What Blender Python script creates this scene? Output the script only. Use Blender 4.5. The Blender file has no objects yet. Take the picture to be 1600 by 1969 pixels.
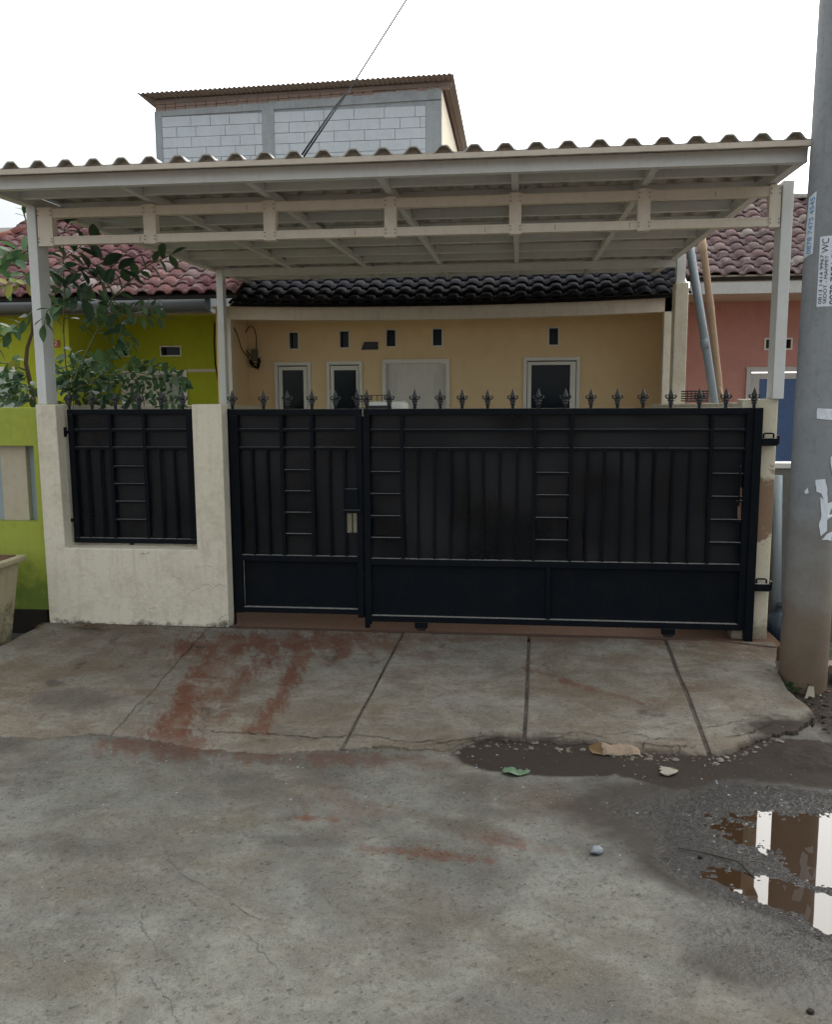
import bpy, math, random
import numpy as np
from mathutils import Vector, Matrix, Quaternion
random.seed(7); rng = np.random.default_rng(7)
R_ = math.radians
scn = bpy.context.scene
col = scn.collection

# ------------------------------------------------------------------ camera
FPX, CX, CY = 1680.0, 800.0, 984.5
def cam_axes(pitch, yaw, roll):
    fwd0 = Vector((-math.sin(yaw), math.cos(yaw), 0)); right0 = Vector((math.cos(yaw), math.sin(yaw), 0)); up = Vector((0, 0, 1))
    fwd = fwd0*math.cos(pitch) - up*math.sin(pitch); up1 = up*math.cos(pitch) + fwd0*math.sin(pitch)
    r = right0*math.cos(roll) + up1*math.sin(roll); u = up1*math.cos(roll) - right0*math.sin(roll)
    return r, u, fwd
CR, CU, CF = cam_axes(R_(7.76), R_(6.7), R_(-0.3))
CAM = Vector((0.84123, -5.6341, 1.55))
cam_data = bpy.data.cameras.new('camera'); cam = bpy.data.objects.new('camera', cam_data); col.objects.link(cam)
m = Matrix.Identity(4)
for i in range(3):
    m[i][0] = CR[i]; m[i][1] = CU[i]; m[i][2] = -CF[i]; m[i][3] = CAM[i]
cam.matrix_world = m
cam_data.sensor_fit = 'HORIZONTAL'; cam_data.sensor_width = 36; cam_data.lens = 36*FPX/1600
cam_data.clip_start = 0.05; cam_data.clip_end = 500
scn.camera = cam

# ------------------------------------------------------------------ world, sun, exposure
SUN_EL, SUN_AZ = R_(46), R_(28)          # azimuth measured from +Y towards +X (behind the house, to the right)
SUN_DIR = Vector((math.sin(SUN_AZ)*math.cos(SUN_EL), math.cos(SUN_AZ)*math.cos(SUN_EL), math.sin(SUN_EL)))
world = bpy.data.worlds.new('World'); scn.world = world; world.use_nodes = True
wn = world.node_tree; wn.nodes.clear()
W = lambda t: wn.nodes.new(t)
out = W('ShaderNodeOutputWorld'); bg = W('ShaderNodeBackground'); bg.inputs['Strength'].default_value = 0.1
sky = W('ShaderNodeTexSky'); sky.sky_type = 'NISHITA'; sky.sun_disc = False
sky.sun_elevation = SUN_EL; sky.sun_rotation = SUN_AZ; sky.air_density = 1.5; sky.dust_density = 4; sky.ozone_density = 1
tc = W('ShaderNodeTexCoord')
dot = W('ShaderNodeVectorMath'); dot.operation = 'DOT_PRODUCT'; dot.inputs[1].default_value = SUN_DIR
wn.links.new(tc.outputs['Generated'], dot.inputs[0])
mr = W('ShaderNodeMapRange'); mr.interpolation_type = 'SMOOTHSTEP'
mr.inputs['From Min'].default_value = 0.45; mr.inputs['From Max'].default_value = 1.0
mr.inputs['To Min'].default_value = 0.0; mr.inputs['To Max'].default_value = 1.0
wn.links.new(dot.outputs['Value'], mr.inputs['Value'])
cl = W('ShaderNodeMix'); cl.data_type = 'RGBA'
cl.inputs[6].default_value = (10.7, 11.2, 11.5, 1)      # plain cloud cover
cl.inputs[7].default_value = (68, 68, 66, 1)       # hazy sun glow through the cloud
wn.links.new(mr.outputs['Result'], cl.inputs[0])
mx = W('ShaderNodeMix'); mx.data_type = 'RGBA'; mx.inputs[0].default_value = 0.93
wn.links.new(sky.outputs['Color'], mx.inputs[6]); wn.links.new(cl.outputs[2], mx.inputs[7])
wn.links.new(mx.outputs[2], bg.inputs['Color']); wn.links.new(bg.outputs['Background'], out.inputs['Surface'])
sd = bpy.data.lights.new('sun', 'SUN'); sd.energy = 0.9; sd.angle = R_(14); sd.color = (1.0, 0.97, 0.93)
sun = bpy.data.objects.new('sun', sd); col.objects.link(sun)
sun.rotation_mode = 'QUATERNION'; sun.rotation_quaternion = SUN_DIR.to_track_quat('Z', 'Y'); sun.location = (3, 8, 9)
scn.view_settings.view_transform = 'Standard'; scn.view_settings.look = 'None'
scn.view_settings.gamma = 1; scn.view_settings.use_curve_mapping = False
scn.view_settings.exposure = -0.2
scn.render.engine = 'CYCLES'
scn.render.resolution_x = 833; scn.render.resolution_y = 1024

# measured points of the photograph turned into places on real planes
def ray(px, py): return CR*((px-CX)/FPX) + CU*((CY-py)/FPX) + CF
def at(px, py, y):
    d = ray(px, py); return CAM + d*((y-CAM.y)/d.y)
def atz(px, py, z):
    d = ray(px, py); return CAM + d*((z-CAM.z)/d.z)
RAMP = 0.06
def ramp_z(y): return RAMP*(y+0.12) if y < -0.12 else 0.0
def atr(px, py):
    d = ray(px, py)     # z = RAMP*(y+.12)
    t = (RAMP*(CAM.y+0.12) - CAM.z)/(d.z - RAMP*d.y); return CAM + d*t

# ------------------------------------------------------------------ node materials
def newmat(name):
    m = bpy.data.materials.new(name); m.use_nodes = True
    nt = m.node_tree; nt.nodes.clear()
    o = nt.nodes.new('ShaderNodeOutputMaterial'); b = nt.nodes.new('ShaderNodeBsdfPrincipled')
    nt.links.new(b.outputs[0], o.inputs[0])
    return m, nt, b, o
def N(nt, t, **kw):
    n = nt.nodes.new(t)
    for k, v in kw.items(): setattr(n, k, v)
    return n
def coords(nt, scale=(1, 1, 1), kind='Object'):
    t = N(nt, 'ShaderNodeTexCoord'); mp = N(nt, 'ShaderNodeMapping'); mp.inputs['Scale'].default_value = scale
    nt.links.new(t.outputs[kind], mp.inputs[0]); return mp.outputs[0]
def wcoords(nt, scale=(1, 1, 1)):
    t = N(nt, 'ShaderNodeNewGeometry'); mp = N(nt, 'ShaderNodeMapping'); mp.inputs['Scale'].default_value = scale
    nt.links.new(t.outputs['Position'], mp.inputs[0]); return mp.outputs[0]
def noise(nt, co, scale, detail=4, rough=0.6, dist=0.0):
    n = N(nt, 'ShaderNodeTexNoise'); n.inputs['Scale'].default_value = scale; n.inputs['Detail'].default_value = detail
    n.inputs['Roughness'].default_value = rough; n.inputs['Distortion'].default_value = dist
    nt.links.new(co, n.inputs['Vector']); return n.outputs['Fac']
def rngmap(nt, v, a, b, c=0.0, d=1.0):
    r = N(nt, 'ShaderNodeMapRange'); r.inputs['From Min'].default_value = a; r.inputs['From Max'].default_value = b
    r.inputs['To Min'].default_value = c; r.inputs['To Max'].default_value = d; nt.links.new(v, r.inputs['Value']); return r.outputs['Result']
def mixc(nt, f, a, b, blend='MIX'):
    x = N(nt, 'ShaderNodeMix'); x.data_type = 'RGBA'; x.blend_type = blend
    for i, v in ((0, f), (6, a), (7, b)):
        if hasattr(v, 'is_linked'): nt.links.new(v, x.inputs[i])
        elif i == 0: x.inputs[0].default_value = v
        else: x.inputs[i].default_value = (*v, 1)
    return x.outputs[2]
def mth(nt, op, a, b=0.0, clamp=False):
    x = N(nt, 'ShaderNodeMath'); x.operation = op; x.use_clamp = clamp
    for i, v in ((0, a), (1, b)):
        if hasattr(v, 'is_linked'): nt.links.new(v, x.inputs[i])
        else: x.inputs[i].default_value = v
    return x.outputs[0]
def bump(nt, b, h, strength=0.3, dist=0.01):
    n = N(nt, 'ShaderNodeBump'); n.inputs['Strength'].default_value = strength; n.inputs['Distance'].default_value = dist
    nt.links.new(h, n.inputs['Height']); nt.links.new(n.outputs[0], b.inputs['Normal']); return n
def setc(nt, b, v):
    if hasattr(v, 'is_linked'): nt.links.new(v, b.inputs['Base Color'])
    else: b.inputs['Base Color'].default_value = (*v, 1)
def setr(nt, b, v):
    if hasattr(v, 'is_linked'): nt.links.new(v, b.inputs['Roughness'])
    else: b.inputs['Roughness'].default_value = v

def painted(name, c, dirt=(0.15, 0.11, 0.07), amt=0.35, rough=0.7, scale=3.0, bumps=0.15, streak=True, base_z=None, base_c=None, base_h=0.3, gscale=60, top_sheen=0.0, spec=None):
    """paint with blotches, vertical dirt streaks and a dirty foot"""
    m, nt, b, o = newmat(name)
    co = wcoords(nt); n1 = noise(nt, co, scale, 5, 0.65, 0.4); n2 = noise(nt, co, scale*8, 4, 0.7)
    cs = wcoords(nt, (14, 14, 0.9)); st = noise(nt, cs, 1.6, 5, 0.65)
    v = mth(nt, 'ADD', mth(nt, 'MULTIPLY', n1, 0.6), mth(nt, 'MULTIPLY', n2, 0.4))
    f = rngmap(nt, v, 0.46, 0.62, 0, amt)
    cc = mixc(nt, f, c, tuple(0.55*x+0.45*y for x, y in zip(c, dirt)))
    if streak: cc = mixc(nt, rngmap(nt, st, 0.52, 0.68, 0, amt*0.8), cc, tuple(0.6*x+0.4*y for x, y in zip(c, dirt)))
    if base_z is not None:
        g = N(nt, 'ShaderNodeSeparateXYZ'); ge = N(nt, 'ShaderNodeNewGeometry'); nt.links.new(ge.outputs['Position'], g.inputs[0])
        zz = mth(nt, 'ADD', g.outputs[2], mth(nt, 'MULTIPLY', mth(nt, 'SUBTRACT', v, 0.5), -base_h*6))
        cc = mixc(nt, rngmap(nt, zz, base_z, base_z+base_h, 0.85, 0), cc, base_c or dirt)
    if top_sheen:      # sky highlight painted as pale grey on the faces that look up
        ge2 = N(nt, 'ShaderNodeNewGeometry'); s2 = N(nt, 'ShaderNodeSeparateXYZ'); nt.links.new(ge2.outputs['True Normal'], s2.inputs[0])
        cc = mixc(nt, mth(nt, 'MULTIPLY', rngmap(nt, s2.outputs[2], 0.6, 0.95, 0, top_sheen), rngmap(nt, n2, 0.35, 0.6, 0.5, 1.0)), cc, (0.34, 0.33, 0.31))
    if spec is not None: b.inputs['Specular IOR Level'].default_value = spec
    setc(nt, b, cc); setr(nt, b, rngmap(nt, n2, 0.3, 0.7, rough-0.1, rough+0.15))
    fine = noise(nt, co, gscale, 3, 0.6)
    bump(nt, b, mth(nt, 'ADD', mth(nt, 'MULTIPLY', fine, 0.4), n2), bumps, 0.01)
    return m

M = {}
M['cream_wall'] = painted('cream_wall', (0.64, 0.605, 0.49), (0.20, 0.15, 0.085), 0.55, 0.85, 4.2, 0.35, True, -0.005, (0.020, 0.015, 0.012), 0.038)
M['ochre_wall'] = painted('ochre_wall', (0.76, 0.58, 0.34), (0.50, 0.34, 0.16), 0.4, 0.85, 0.8, 0.12, False)
M['white_frame'] = painted('white_frame', (0.72, 0.72, 0.66), (0.3, 0.26, 0.2), 0.25, 0.5, 3, 0.06)
M['porch_beam'] = painted('porch_beam', (0.60, 0.55, 0.46), (0.25, 0.2, 0.14), 0.5, 0.85, 2, 0.12)
M['steel_white'] = painted('steel_white', (0.60, 0.63, 0.62), (0.33, 0.27, 0.20), 0.32, 0.42, 4, 0.05)
M['steel_cream'] = painted('steel_cream', (0.66, 0.61, 0.51), (0.32, 0.22, 0.13), 0.35, 0.42, 4, 0.05)
M['roof_sheet'] = painted('roof_sheet', (0.37, 0.36, 0.335), (0.24, 0.2, 0.15), 0.5, 0.5, 5, 0.08)
M['green_wall'] = painted('green_wall', (0.35, 0.405, 0.018), (0.16, 0.19, 0.02), 0.4, 0.85, 1.5, 0.12)
M['green_front'] = painted('green_front', (0.33, 0.38, 0.055), (0.12, 0.2, 0.03), 0.5, 0.85, 1.8, 0.2, True, 0.05, (0.13, 0.20, 0.03), 0.55)
M['pink_wall'] = painted('pink_wall', (0.50, 0.26, 0.225), (0.26, 0.15, 0.13), 0.5, 0.85, 1.2, 0.1)
M['grey_trim'] = painted('grey_trim', (0.50, 0.51, 0.50), (0.2, 0.2, 0.18), 0.4, 0.6, 3, 0.08)
M['gutter'] = painted('gutter', (0.11, 0.125, 0.135), (0.06, 0.06, 0.05), 0.5, 0.5, 4, 0.08)
M['render_grey'] = painted('render_grey', (0.32, 0.37, 0.41), (0.16, 0.18, 0.19), 0.8, 0.9, 3, 0.4)
M['block'] = painted('block', (0.52, 0.60, 0.67), (0.30, 0.34, 0.37), 0.5, 0.9, 2.2, 0.2)
M['red_brick'] = painted('red_brick', (0.25, 0.19, 0.165), (0.3, 0.28, 0.26), 0.6, 0.9, 9, 0.4)
M['sheet_filler'] = painted('sheet_filler', (0.50, 0.45, 0.38), (0.3, 0.24, 0.18), 0.5, 0.7, 5, 0.08)
M['tin'] = painted('tin', (0.20, 0.17, 0.155), (0.12, 0.07, 0.05), 0.6, 0.6, 3, 0.1)
M['tin_edge'] = painted('tin_edge', (0.23, 0.215, 0.205), (0.14, 0.10, 0.08), 0.5, 0.6, 6, 0.1)
M['black_steel'] = painted('black_steel', (0.006, 0.0085, 0.012), (0.02, 0.018, 0.016), 0.4, 0.45, 6, 0.06, top_sheen=1.0, spec=0.05)
M['black_iron'] = painted('black_iron', (0.010, 0.012, 0.015), (0.03, 0.028, 0.025), 0.5, 0.36, 20, 0.3, spec=0.5)
M['black_plastic'] = painted('black_plastic', (0.014, 0.015, 0.017), (0.03, 0.03, 0.03), 0.4, 0.45, 6, 0.05)
M['blue_door'] = painted('blue_door', (0.055, 0.12, 0.27), (0.03, 0.05, 0.1), 0.4, 0.55, 2, 0.05)
M['planter'] = painted('planter', (0.42, 0.37, 0.24), (0.12, 0.12, 0.05), 0.7, 0.9, 5, 0.3, True, -0.1, (0.10, 0.09, 0.05), 0.25)
M['neighbour_grey'] = painted('neighbour_grey', (0.14, 0.135, 0.12), (0.06, 0.05, 0.04), 0.6, 0.8, 4, 0.3)
M['pvc'] = painted('pvc', (0.20, 0.24, 0.27), (0.12, 0.12, 0.1), 0.5, 0.45, 5, 0.05)
M['bamboo'] = painted('bamboo', (0.36, 0.25, 0.16), (0.12, 0.07, 0.04), 0.6, 0.7, 6, 0.2)
M['curtain'] = painted('curtain', (0.38, 0.43, 0.40), (0.2, 0.24, 0.22), 0.6, 0.9, 14, 0.3)
M['door_white'] = painted('door_white', (0.66, 0.64, 0.58), (0.3, 0.26, 0.2), 0.25, 0.5, 2, 0.05)
M['wood_stem'] = painted('wood_stem', (0.11, 0.075, 0.045), (0.05, 0.04, 0.03), 0.6, 0.85, 20, 0.5)
M['green_stem'] = painted('green_stem', (0.12, 0.14, 0.05), (0.06, 0.05, 0.03), 0.5, 0.7, 20, 0.3)
M['hairline'] = painted('hairline', (0.045, 0.044, 0.040), (0.09, 0.09, 0.08), 1.6, 0.95, 9, 0.3, False)
M['joint'] = painted('joint', (0.022, 0.016, 0.012), (0.12, 0.10, 0.08), 1.6, 0.95, 3, 0.8, False)
M['porch_floor'] = painted('porch_floor', (0.62, 0.62, 0.52), (0.3, 0.2, 0.1), 0.4, 0.35, 2, 0.05, False)
M['mud_strip'] = painted('mud_strip', (0.105, 0.052, 0.026), (0.10, 0.05, 0.03), 0.7, 0.85, 6, 0.5, False)
M['rust'] = painted('rust', (0.055, 0.028, 0.018), (0.03, 0.015, 0.01), 0.7, 0.8, 14, 0.4, False)
M['dark_gap'] = painted('dark_gap', (0.018, 0.014, 0.010), (0.012, 0.01, 0.008), 0.7, 0.95, 20, 0.6, False)
M['soil_red'] = painted('soil_red', (0.13, 0.065, 0.035), (0.06, 0.04, 0.03), 0.8, 0.95, 6, 0.9, False)
M['cardboard'] = painted('cardboard', (0.165, 0.125, 0.09), (0.2, 0.12, 0.06), 0.5, 0.9, 14, 0.2, False)
M['cardboard_dark'] = painted('cardboard_dark', (0.12, 0.07, 0.03), (0.15, 0.08, 0.04), 0.5, 0.9, 14, 0.2, False)
M['chip'] = painted('chip', (0.20, 0.185, 0.15), (0.2, 0.17, 0.12), 0.4, 0.8, 20, 0.3, False)
M['grey_stone'] = painted('grey_stone', (0.19, 0.21, 0.235), (0.15, 0.16, 0.17), 0.6, 0.8, 30, 0.6, False)
M['cable'] = painted('cable', (0.008, 0.008, 0.010), (0.02, 0.02, 0.02), 0.3, 0.9, 10, 0.05, False, spec=0.05)
M['meter'] = painted('meter', (0.10, 0.095, 0.08), (0.05, 0.05, 0.05), 0.4, 0.5, 10, 0.05, False)
M['jug'] = painted('jug', (0.022, 0.040, 0.070), (0.03, 0.03, 0.03), 0.4, 0.3, 10, 0.05, False)
M['plate'] = painted('plate', (0.012, 0.016, 0.028), (0.02, 0.02, 0.02), 0.3, 0.4, 10, 0.02, False)
M['plate_ink'] = painted('plate_ink', (0.045, 0.055, 0.07), (0.02, 0.02, 0.02), 0.3, 0.5, 10, 0.02, False)
M['red_plate'] = painted('red_plate', (0.30, 0.05, 0.02), (0.1, 0.02, 0.02), 0.5, 0.5, 20, 0.02, False)
M['white_ink'] = painted('white_ink', (0.6, 0.55, 0.45), (0.3, 0.3, 0.3), 0.3, 0.6, 20, 0.02, False)
M['paper'] = painted('paper', (0.60, 0.66, 0.72), (0.4, 0.4, 0.4), 0.4, 0.8, 8, 0.1, False)
M['blue_ink'] = painted('blue_ink', (0.09, 0.26, 0.52), (0.3, 0.4, 0.5), 0.3, 0.8, 20, 0.02, False)
M['dark_ink'] = painted('dark_ink', (0.045, 0.055, 0.10), (0.1, 0.1, 0.12), 0.3, 0.8, 20, 0.02, False)
M['niche_cream'] = painted('niche_cream', (0.46, 0.42, 0.32), (0.25, 0.17, 0.09), 0.4, 0.85, 3, 0.1)
M['niche_blue'] = painted('niche_blue', (0.30, 0.38, 0.42), (0.2, 0.2, 0.2), 0.4, 0.7, 6, 0.1)
M['white_line'] = painted('white_line', (0.62, 0.66, 0.70), (0.4, 0.4, 0.4), 0.3, 0.5, 10, 0.02, False)
def glass_dark():
    m, nt, b, o = newmat('glass_dark'); setc(nt, b, (0.006, 0.013, 0.018)); setr(nt, b, 0.15); b.inputs['Specular IOR Level'].default_value = 0.15
    b.inputs['IOR'].default_value = 1.5
    co = wcoords(nt); bump(nt, b, noise(nt, co, 2.5, 2), 0.08, 0.02); return m
M['glass_dark'] = glass_dark()

def tile_mat(name, cols, lichen):
    m, nt, b, o = newmat(name)
    oi = N(nt, 'ShaderNodeObjectInfo'); cr = N(nt, 'ShaderNodeValToRGB'); e = cr.color_ramp.elements
    e[0].color = (*cols[0], 1); e[1].color = (*cols[-1], 1)
    for i, c in enumerate(cols[1:-1]):
        x = e.new((i+1)/(len(cols)-1)); x.color = (*c, 1)
    nt.links.new(oi.outputs['Random'], cr.inputs[0])
    co = wcoords(nt); n1 = noise(nt, co, 9, 5, 0.7, 0.5); n2 = noise(nt, co, 45, 4, 0.7)
    c = mixc(nt, rngmap(nt, n1, 0.52, 0.66, 0, lichen), cr.outputs[0], (0.30, 0.27, 0.255) if lichen > .3 else (0.06, 0.06, 0.065))
    c = mixc(nt, rngmap(nt, n2, 0.5, 0.68, 0, 0.6), c, (0.045, 0.022, 0.024))
    setc(nt, b, c); setr(nt, b, 0.85); b.inputs['Specular IOR Level'].default_value = 0.25; bump(nt, b, n2, 0.35, 0.008); return m
M['tile_red'] = tile_mat('tile_red', [(0.080, 0.030, 0.036), (0.125, 0.050, 0.052), (0.10, 0.037, 0.042), (0.20, 0.10, 0.095), (0.12, 0.045, 0.050), (0.30, 0.25, 0.235)], 0.7)
M['tile_pink'] = tile_mat('tile_pink', [(0.105, 0.066, 0.074), (0.155, 0.105, 0.108), (0.125, 0.082, 0.09), (0.22, 0.16, 0.145), (0.13, 0.065, 0.072), (0.27, 0.24, 0.215)], 0.75)
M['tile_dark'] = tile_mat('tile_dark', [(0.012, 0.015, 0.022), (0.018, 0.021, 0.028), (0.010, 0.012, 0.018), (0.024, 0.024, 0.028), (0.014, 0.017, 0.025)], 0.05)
M['ridge_orange'] = tile_mat('ridge_orange', [(0.24, 0.075, 0.055), (0.27, 0.095, 0.07), (0.20, 0.07, 0.06)], 0.4)
M['tile_grey'] = tile_mat('tile_grey', [(0.20, 0.19, 0.18), (0.26, 0.25, 0.24), (0.18, 0.16, 0.16)], 0.5)

def leaf_mat(name, cols):
    m, nt, b, o = newmat(name)
    oi = N(nt, 'ShaderNodeObjectInfo'); cr = N(nt, 'ShaderNodeValToRGB'); e = cr.color_ramp.elements
    e[0].color = (*cols[0], 1); e[1].color = (*cols[-1], 1)
    for i, c in enumerate(cols[1:-1]):
        x = e.new((i+1)/(len(cols)-1)); x.color = (*c, 1)
    nt.links.new(oi.outputs['Random'], cr.inputs[0])
    co = coords(nt); w = N(nt, 'ShaderNodeTexWave'); w.inputs['Scale'].default_value = 6; w.inputs['Distortion'].default_value = 2; nt.links.new(co, w.inputs[0])
    c = mixc(nt, rngmap(nt, w.outputs['Fac'], 0.4, 1, 0, 0.35), cr.outputs[0], (0.10, 0.16, 0.06))
    setc(nt, b, c); setr(nt, b, 0.42); bump(nt, b, w.outputs['Fac'], 0.15, 0.01)
    tr = N(nt, 'ShaderNodeBsdfTranslucent'); nt.links.new(c, tr.inputs[0])
    ms = N(nt, 'ShaderNodeMixShader'); ms.inputs[0].default_value = 0.30
    nt.links.new(b.outputs[0], ms.inputs[1]); nt.links.new(tr.outputs[0], ms.inputs[2]); nt.links.new(ms.outputs[0], o.inputs[0]); return m
M['leaf'] = leaf_mat('leaf', [(0.04, 0.105, 0.045), (0.07, 0.15, 0.06), (0.09, 0.18, 0.07), (0.04, 0.10, 0.045), (0.11, 0.20, 0.07)])
M['leaf_dark'] = leaf_mat('leaf_dark', [(0.018, 0.050, 0.028), (0.03, 0.075, 0.035), (0.022, 0.055, 0.03), (0.045, 0.09, 0.045)])
M['leaf_yellow'] = leaf_mat('leaf_yellow', [(0.30, 0.30, 0.04), (0.2, 0.26, 0.04), (0.34, 0.28, 0.07)])
M['leaf_fallen'] = leaf_mat('leaf_fallen', [(0.13, 0.21, 0.13), (0.14, 0.23, 0.14)])

def perforated():
    m, nt, b, o = newmat('perforated_sheet')
    co = wcoords(nt); n1 = noise(nt, co, 2.2, 3, 0.5); n2 = noise(nt, co, 30, 3)
    setc(nt, b, mixc(nt, rngmap(nt, n1, .38, .62), (0.003, 0.004, 0.006), (0.009, 0.011, 0.014))); b.inputs['Specular IOR Level'].default_value = 0.20
    setr(nt, b, rngmap(nt, n1, 0.35, 0.65, 0.24, 0.50)); bump(nt, b, n2, 0.04, 0.004)
    # punched holes on an 11 mm hexagonal pitch
    s = N(nt, 'ShaderNodeSeparateXYZ'); g = N(nt, 'ShaderNodeNewGeometry'); nt.links.new(g.outputs['Position'], s.inputs[0])
    def grid(ox, oz):
        P, Q = 0.011, 0.01905
        fx = mth(nt, 'SUBTRACT', mth(nt, 'FRACT', mth(nt, 'ADD', mth(nt, 'MULTIPLY', s.outputs[0], 1/P), 200.0+ox)), 0.5)
        fz = mth(nt, 'SUBTRACT', mth(nt, 'FRACT', mth(nt, 'ADD', mth(nt, 'MULTIPLY', s.outputs[2], 1/Q), 200.0+oz)), 0.5)
        d = mth(nt, 'SQRT', mth(nt, 'ADD', mth(nt, 'POWER', mth(nt, 'MULTIPLY', fx, P), 2.0), mth(nt, 'POWER', mth(nt, 'MULTIPLY', fz, Q), 2.0)))
        return mth(nt, 'LESS_THAN', d, 0.00045)
    h = mth(nt, 'MAXIMUM', grid(0, 0), grid(0.5, 0.5))
    tr = N(nt, 'ShaderNodeBsdfTransparent'); ms = N(nt, 'ShaderNodeMixShader')
    nt.links.new(h, ms.inputs[0]); nt.links.new(b.outputs[0], ms.inputs[1]); nt.links.new(tr.outputs[0], ms.inputs[2]); nt.links.new(ms.outputs[0], o.inputs[0])
    return m
M['perforated'] = perforated()

def concrete(name, c1, c2, road):
    """worn concrete: mottling, pits, hairline cracks; attributes wet / dark / red carry stains with their own shape"""
    m, nt, b, o = newmat(name)
    co = wcoords(nt)
    big = noise(nt, co, 0.9, 5, 0.6, 0.6); mid = noise(nt, co, 5, 6, 0.7, 0.5); fin = noise(nt, co, 40, 5, 0.75); vf = noise(nt, co, 170, 3, 0.7)
    aniso = noise(nt, wcoords(nt, (6, 15, 7)), 1.0, 6, 0.75)
    wet = N(nt, 'ShaderNodeAttribute'); wet.attribute_name = 'wet'
    dark = N(nt, 'ShaderNodeAttribute'); dark.attribute_name = 'dark'
    red = N(nt, 'ShaderNodeAttribute'); red.attribute_name = 'red'
    c = mixc(nt, rngmap(nt, big, 0.40, 0.60), c1, c2)
    hue = noise(nt, wcoords(nt, (1.3, 2.2, 1)), 1.1, 5, 0.65, 0.8)
    c = mixc(nt, rngmap(nt, hue, 0.50, 0.64, 0, 0.5 if road else 0.75), c, (c1[0]*0.80, c1[1]*0.66, c1[2]*0.52)); c = mixc(nt, rngmap(nt, hue, 0.48, 0.36, 0, 0.5), c, (c2[0]*0.84, c2[1]*0.91, c2[2]*0.97))
    c = mixc(nt, rngmap(nt, mid, 0.48, 0.66, 0, 0.6), c, tuple(x*0.62 for x in c1))
    c = mixc(nt, rngmap(nt, mid, 0.48, 0.34, 0, 0.40), c, tuple(x*1.35 for x in c2))
    c = mixc(nt, rngmap(nt, aniso, 0.50, 0.66, 0, 0.3 if road else 0.5), c, (c1[0]*0.72, c1[1]*0.62, c1[2]*0.52))
    c = mixc(nt, rngmap(nt, fin, 0.53, 0.64, 0, 0.5), c, tuple(x*0.45 for x in c1))
    c = mixc(nt, rngmap(nt, vf, 0.54, 0.68, 0, 0.6), c, tuple(x*0.35 for x in c1))
    c = mixc(nt, rngmap(nt, vf, 0.42, 0.30, 0, 0.35), c, tuple(x*1.7 for x in c2))
    # pits and dark flecks of exposed aggregate
    vo = N(nt, 'ShaderNodeTexVoronoi'); vo.inputs['Scale'].default_value = 50 if road else 40
    dc = noise(nt, co, 25, 2); ad = N(nt, 'ShaderNodeVectorMath'); ad.operation = 'ADD'
    cb = N(nt, 'ShaderNodeCombineXYZ'); nt.links.new(mth(nt, 'MULTIPLY', dc, 0.05), cb.inputs[0]); nt.links.new(mth(nt, 'MULTIPLY', dc, 0.04), cb.inputs[1])
    nt.links.new(co, ad.inputs[0]); nt.links.new(cb.outputs[0], ad.inputs[1]); nt.links.new(ad.outputs[0], vo.inputs['Vector'])
    sz = N(nt, 'ShaderNodeSeparateColor'); nt.links.new(vo.outputs['Color'], sz.inputs[0])
    thr = rngmap(nt, sz.outputs[0], 0.50, 1.0, 0.0, 0.34)
    fleck = mth(nt, 'LESS_THAN', vo.outputs['Distance'], thr)
    fleck = mth(nt, 'MULTIPLY', fleck, rngmap(nt, mid, 0.30, 0.55, 0.15, 0.9 if road else 0.35))
    c = mixc(nt, mth(nt, 'MULTIPLY', fleck, 0.80), c, tuple(x*0.36 for x in c1))
    # hairline cracks
    cv = N(nt, 'ShaderNodeTexVoronoi'); cv.feature = 'DISTANCE_TO_EDGE'; cv.inputs['Scale'].default_value = 1.15
    dn = N(nt, 'ShaderNodeTexNoise'); dn.inputs['Scale'].default_value = 3.2; dn.inputs['Detail'].default_value = 7; dn.inputs['Roughness'].default_value = 0.68
    nt.links.new(co, dn.inputs['Vector']); dv = N(nt, 'ShaderNodeVectorMath'); dv.operation = 'MULTIPLY_ADD'; dv.inputs[1].default_value = (0.55, 0.55, 0)
    nt.links.new(dn.outputs['Color'], dv.inputs[0]); nt.links.new(co, dv.inputs[2]); nt.links.new(dv.outputs[0], cv.inputs['Vector'])
    crk = mth(nt, 'MULTIPLY', rngmap(nt, cv.outputs['Distance'], 0.0, 0.0034, 1, 0), rngmap(nt, noise(nt, co, 2.1, 2), 0.50, 0.60))
    c = mixc(nt, mth(nt, 'MULTIPLY', crk, 0.6 if road else 0.35), c, tuple(x*0.3 for x in c1))
    # clay
    rf = mth(nt, 'MULTIPLY', red.outputs['Fac'], rngmap(nt, mid, 0.32, 0.55, 0.40, 1.05), True)
    c = mixc(nt, rf, c, mixc(nt, fin, (0.055, 0.020, 0.012), (0.120, 0.052, 0.032)))
    df = mth(nt, 'MULTIPLY', dark.outputs['Fac'], rngmap(nt, fin, 0.3, 0.65, 1.15, 0.93), True)
    c = mixc(nt, df, c, mixc(nt, mid, (0.014, 0.011, 0.009), (0.034, 0.026, 0.021)))
    c = mixc(nt, mth(nt, 'MULTIPLY', wet.outputs['Fac'], 0.86), c, (0.016, 0.014, 0.012))
    setc(nt, b, c)
    rr = rngmap(nt, fin, 0.3, 0.7, 0.72, 0.95)
    wr = N(nt, 'ShaderNodeMix'); nt.links.new(wet.outputs['Fac'], wr.inputs[0]); nt.links.new(rr, wr.inputs[2]); wr.inputs[3].default_value = 0.11
    nt.links.new(wr.outputs[0], b.inputs['Roughness'])
    h = mth(nt, 'ADD', mth(nt, 'MULTIPLY', fin, 0.7), mth(nt, 'ADD', mth(nt, 'MULTIPLY', vf, 0.30), mth(nt, 'MULTIPLY', fleck, -0.30)))
    h = mth(nt, 'ADD', h, mth(nt, 'MULTIPLY', crk, -0.6))
    grit = noise(nt, wcoords(nt, (1, 1.6, 1)), 95, 2, 0.8)
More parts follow.
